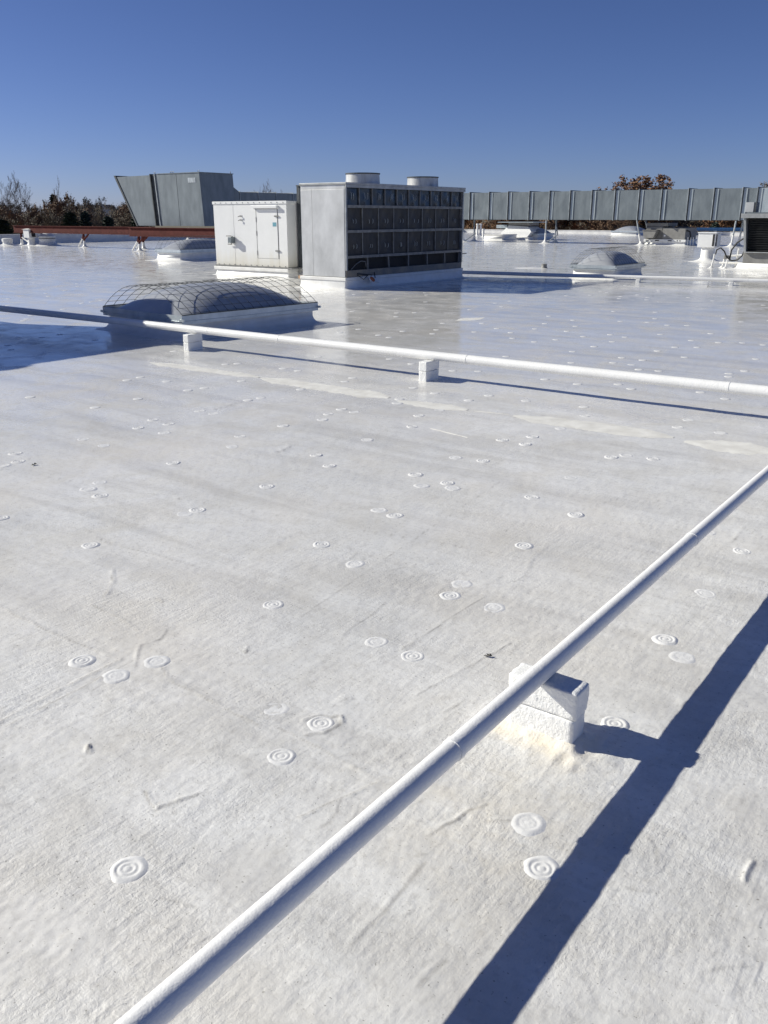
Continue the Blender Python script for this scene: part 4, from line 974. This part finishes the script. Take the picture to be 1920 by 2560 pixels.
def conifer(seed):
    rr = random.Random(seed); wd = MB(); cr = MB()
    wd.tube([(0, 0, 0), (0, 0, 0.5), (0, 0, 0.97)], 0.018, 6, False, 0.003)
    for i in range(150):
        z = 0.08 + 0.9 * (i / 150) ** 0.95; L = (1 - z) * 0.30 * rr.uniform(0.7, 1.1) + 0.015; a = i * 2.4 + rr.gauss(0, .2)
        e = Vector((math.cos(a) * L, math.sin(a) * L, -0.18 * L)); p0 = Vector((0, 0, z))
        for k in range(16):
            s = rr.random() ** 0.7; c = p0 + e * s; w = 0.035 * rr.uniform(0.6, 1.2)
            d1 = Vector((rr.gauss(0, 1), rr.gauss(0, 1), rr.gauss(0, .5))).normalized() * w; d2 = d1.orthogonal().normalized() * w * 0.35
            cr.add([c - d1, c + d2, c + d1, c - d2], [(0, 1, 2, 3)])
    return raw(wd, 'trunk', ['bark']), raw(cr, 'crown', ['needle'])
PROTO['conifer'] = conifer(4)
GZ0 = -6.0
def plant(key, u, top, depth, name, label, group=None, width=1.0):
    x, y = at_depth(u, depth)
    h = H + (HZ - top) * depth / math.hypot(F, 1280 - HZ) - GZ0
    t = thing(name, (x, y, GZ0), label, 'tree', group, random.uniform(0, 6.28))
    w, c = PROTO[key]
    for nm, me_ in (('trunk', w), ('crown', c)):
        o = put(nm, me_, t); o.scale = (h * width, h * width, h)
    return t
plant('bare_wide', 52, 434, 105, 'bare_tree', 'tall bare tree with wide fine branches, tallest above the shaded parapet', width=0.8)
plant('bare_slim', 93, 444, 108, 'bare_tree', 'tall slim pale bare tree next to the tallest bare tree', width=0.75)
GB = 'leafless grey brown woods behind the red beams'
LB = 'grey brown leafless tree in the woods behind the red beams'
LR = 'reddish brown leafed tree in the woods behind the red beams'
for u, v, d in ((-60, 500, 120), (-15, 508, 100), (20, 505, 116), (48, 500, 98), (118, 508, 112), (140, 498, 125), (196, 500, 118), (212, 502, 100), (232, 497, 122), (258, 518, 104), (282, 500, 126), (304, 494, 112), (330, 500, 98), (160, 528, 92), (75, 530, 94), (350, 505, 120), (105, 520, 95), (-30, 512, 140), (35, 512, 142), (85, 514, 138), (128, 512, 144), (165, 510, 140), (205, 512, 142), (245, 522, 140), (300, 510, 142), (345, 510, 140), (60, 535, 86), (130, 535, 86), (240, 534, 88), (300, 530, 88)):
    plant(random.choice(('grey', 'grey2')), u, v + random.uniform(-3, 5), d, 'woodland_tree', LB, GB, 0.85)
for u, v, d in ((10, 515, 92), (90, 512, 96), (172, 486, 108), (186, 492, 103), (318, 510, 94), (335, 492, 104), (30, 525, 90), (215, 520, 95)):
    plant('brown', u, v, d, 'woodland_tree', LR, 'reddish trees behind the red beams', 0.85)
for u, v, d, w, lab in ((139, 486, 112, 0.9, 'dark conifer tip rising beside the reddish treetops'), (176, 528, 84, 1.5, 'broad dark conifer just above the red beam'), (212, 526, 86, 1.1, 'narrow dark conifer next to the broad one above the beam'), (269, 538, 84, 1.3, 'low dark conifer above the beam near the hood'), (2, 545, 80, 1.9, 'dark conifer at the end of the red beam'), (340, 535, 84, 1.2, 'dark conifer at the slanted mouth of the hood')):
    plant('conifer', u, v, d, 'conifer', lab, None, w)
LT = 'rust brown leafed tree behind the sunlit parapet and long duct'
for k in range(26):
    u = 1120 + k * 34 + random.uniform(-8, 8)
    plant(random.choice(('brown', 'rust', 'brown', 'grey2')), u, random.uniform(500, 530), random.uniform(100, 118), 'woodland_tree', LT, 'rust brown trees behind the sunlit parapet', 0.95)
plant('rust', 1548, 447, 112, 'oak_tree', 'rust brown tree whose crown rises above the long duct', width=1.25)
plant('brown', 1635, 472, 125, 'oak_tree', 'smaller brown crown just showing over the duct beside the taller one', width=0.6)
plant('grey', 1895, 460, 105, 'bare_tree', 'purplish bare treetop over the end of the long duct', width=0.7)
plant('bare_wide', 685, 452, 100, 'bare_tree', 'bare twigs showing over the rear duct behind the white cabinet', width=0.6)
plant('conifer', 1790, 552, 96, 'conifer', 'dark conifer behind the blue bundle', None, 1.2)
for u, v, lab in ((262, 513, 'small distant house with white gable among the woods'), (271, 514, 'second small distant house with white gable beside the first')):
    x, y = at_depth(u, 190); z = H + (HZ - v) * 190 / 2283
    t = thing('house', (x, y, GZ0), lab, 'house', None, R(35)); hh = z - GZ0
    BX('wall', 'house_wall', t, -0.4, 0.4, -3, 3, 0, hh - 0.6)
    MB().prism([(-0.9, hh - 0.6), (0.9, hh - 0.6), (0, hh)], -3.2, 3.2).build('roof', 'house_roof', t)
    MB().prism([(-0.75, hh - 0.58), (0.75, hh - 0.58), (0, hh - 0.08)], -3.26, -3.205).build('gable', 'house_wall', t)
scene.render.resolution_x = 768; scene.render.resolution_y = 1024
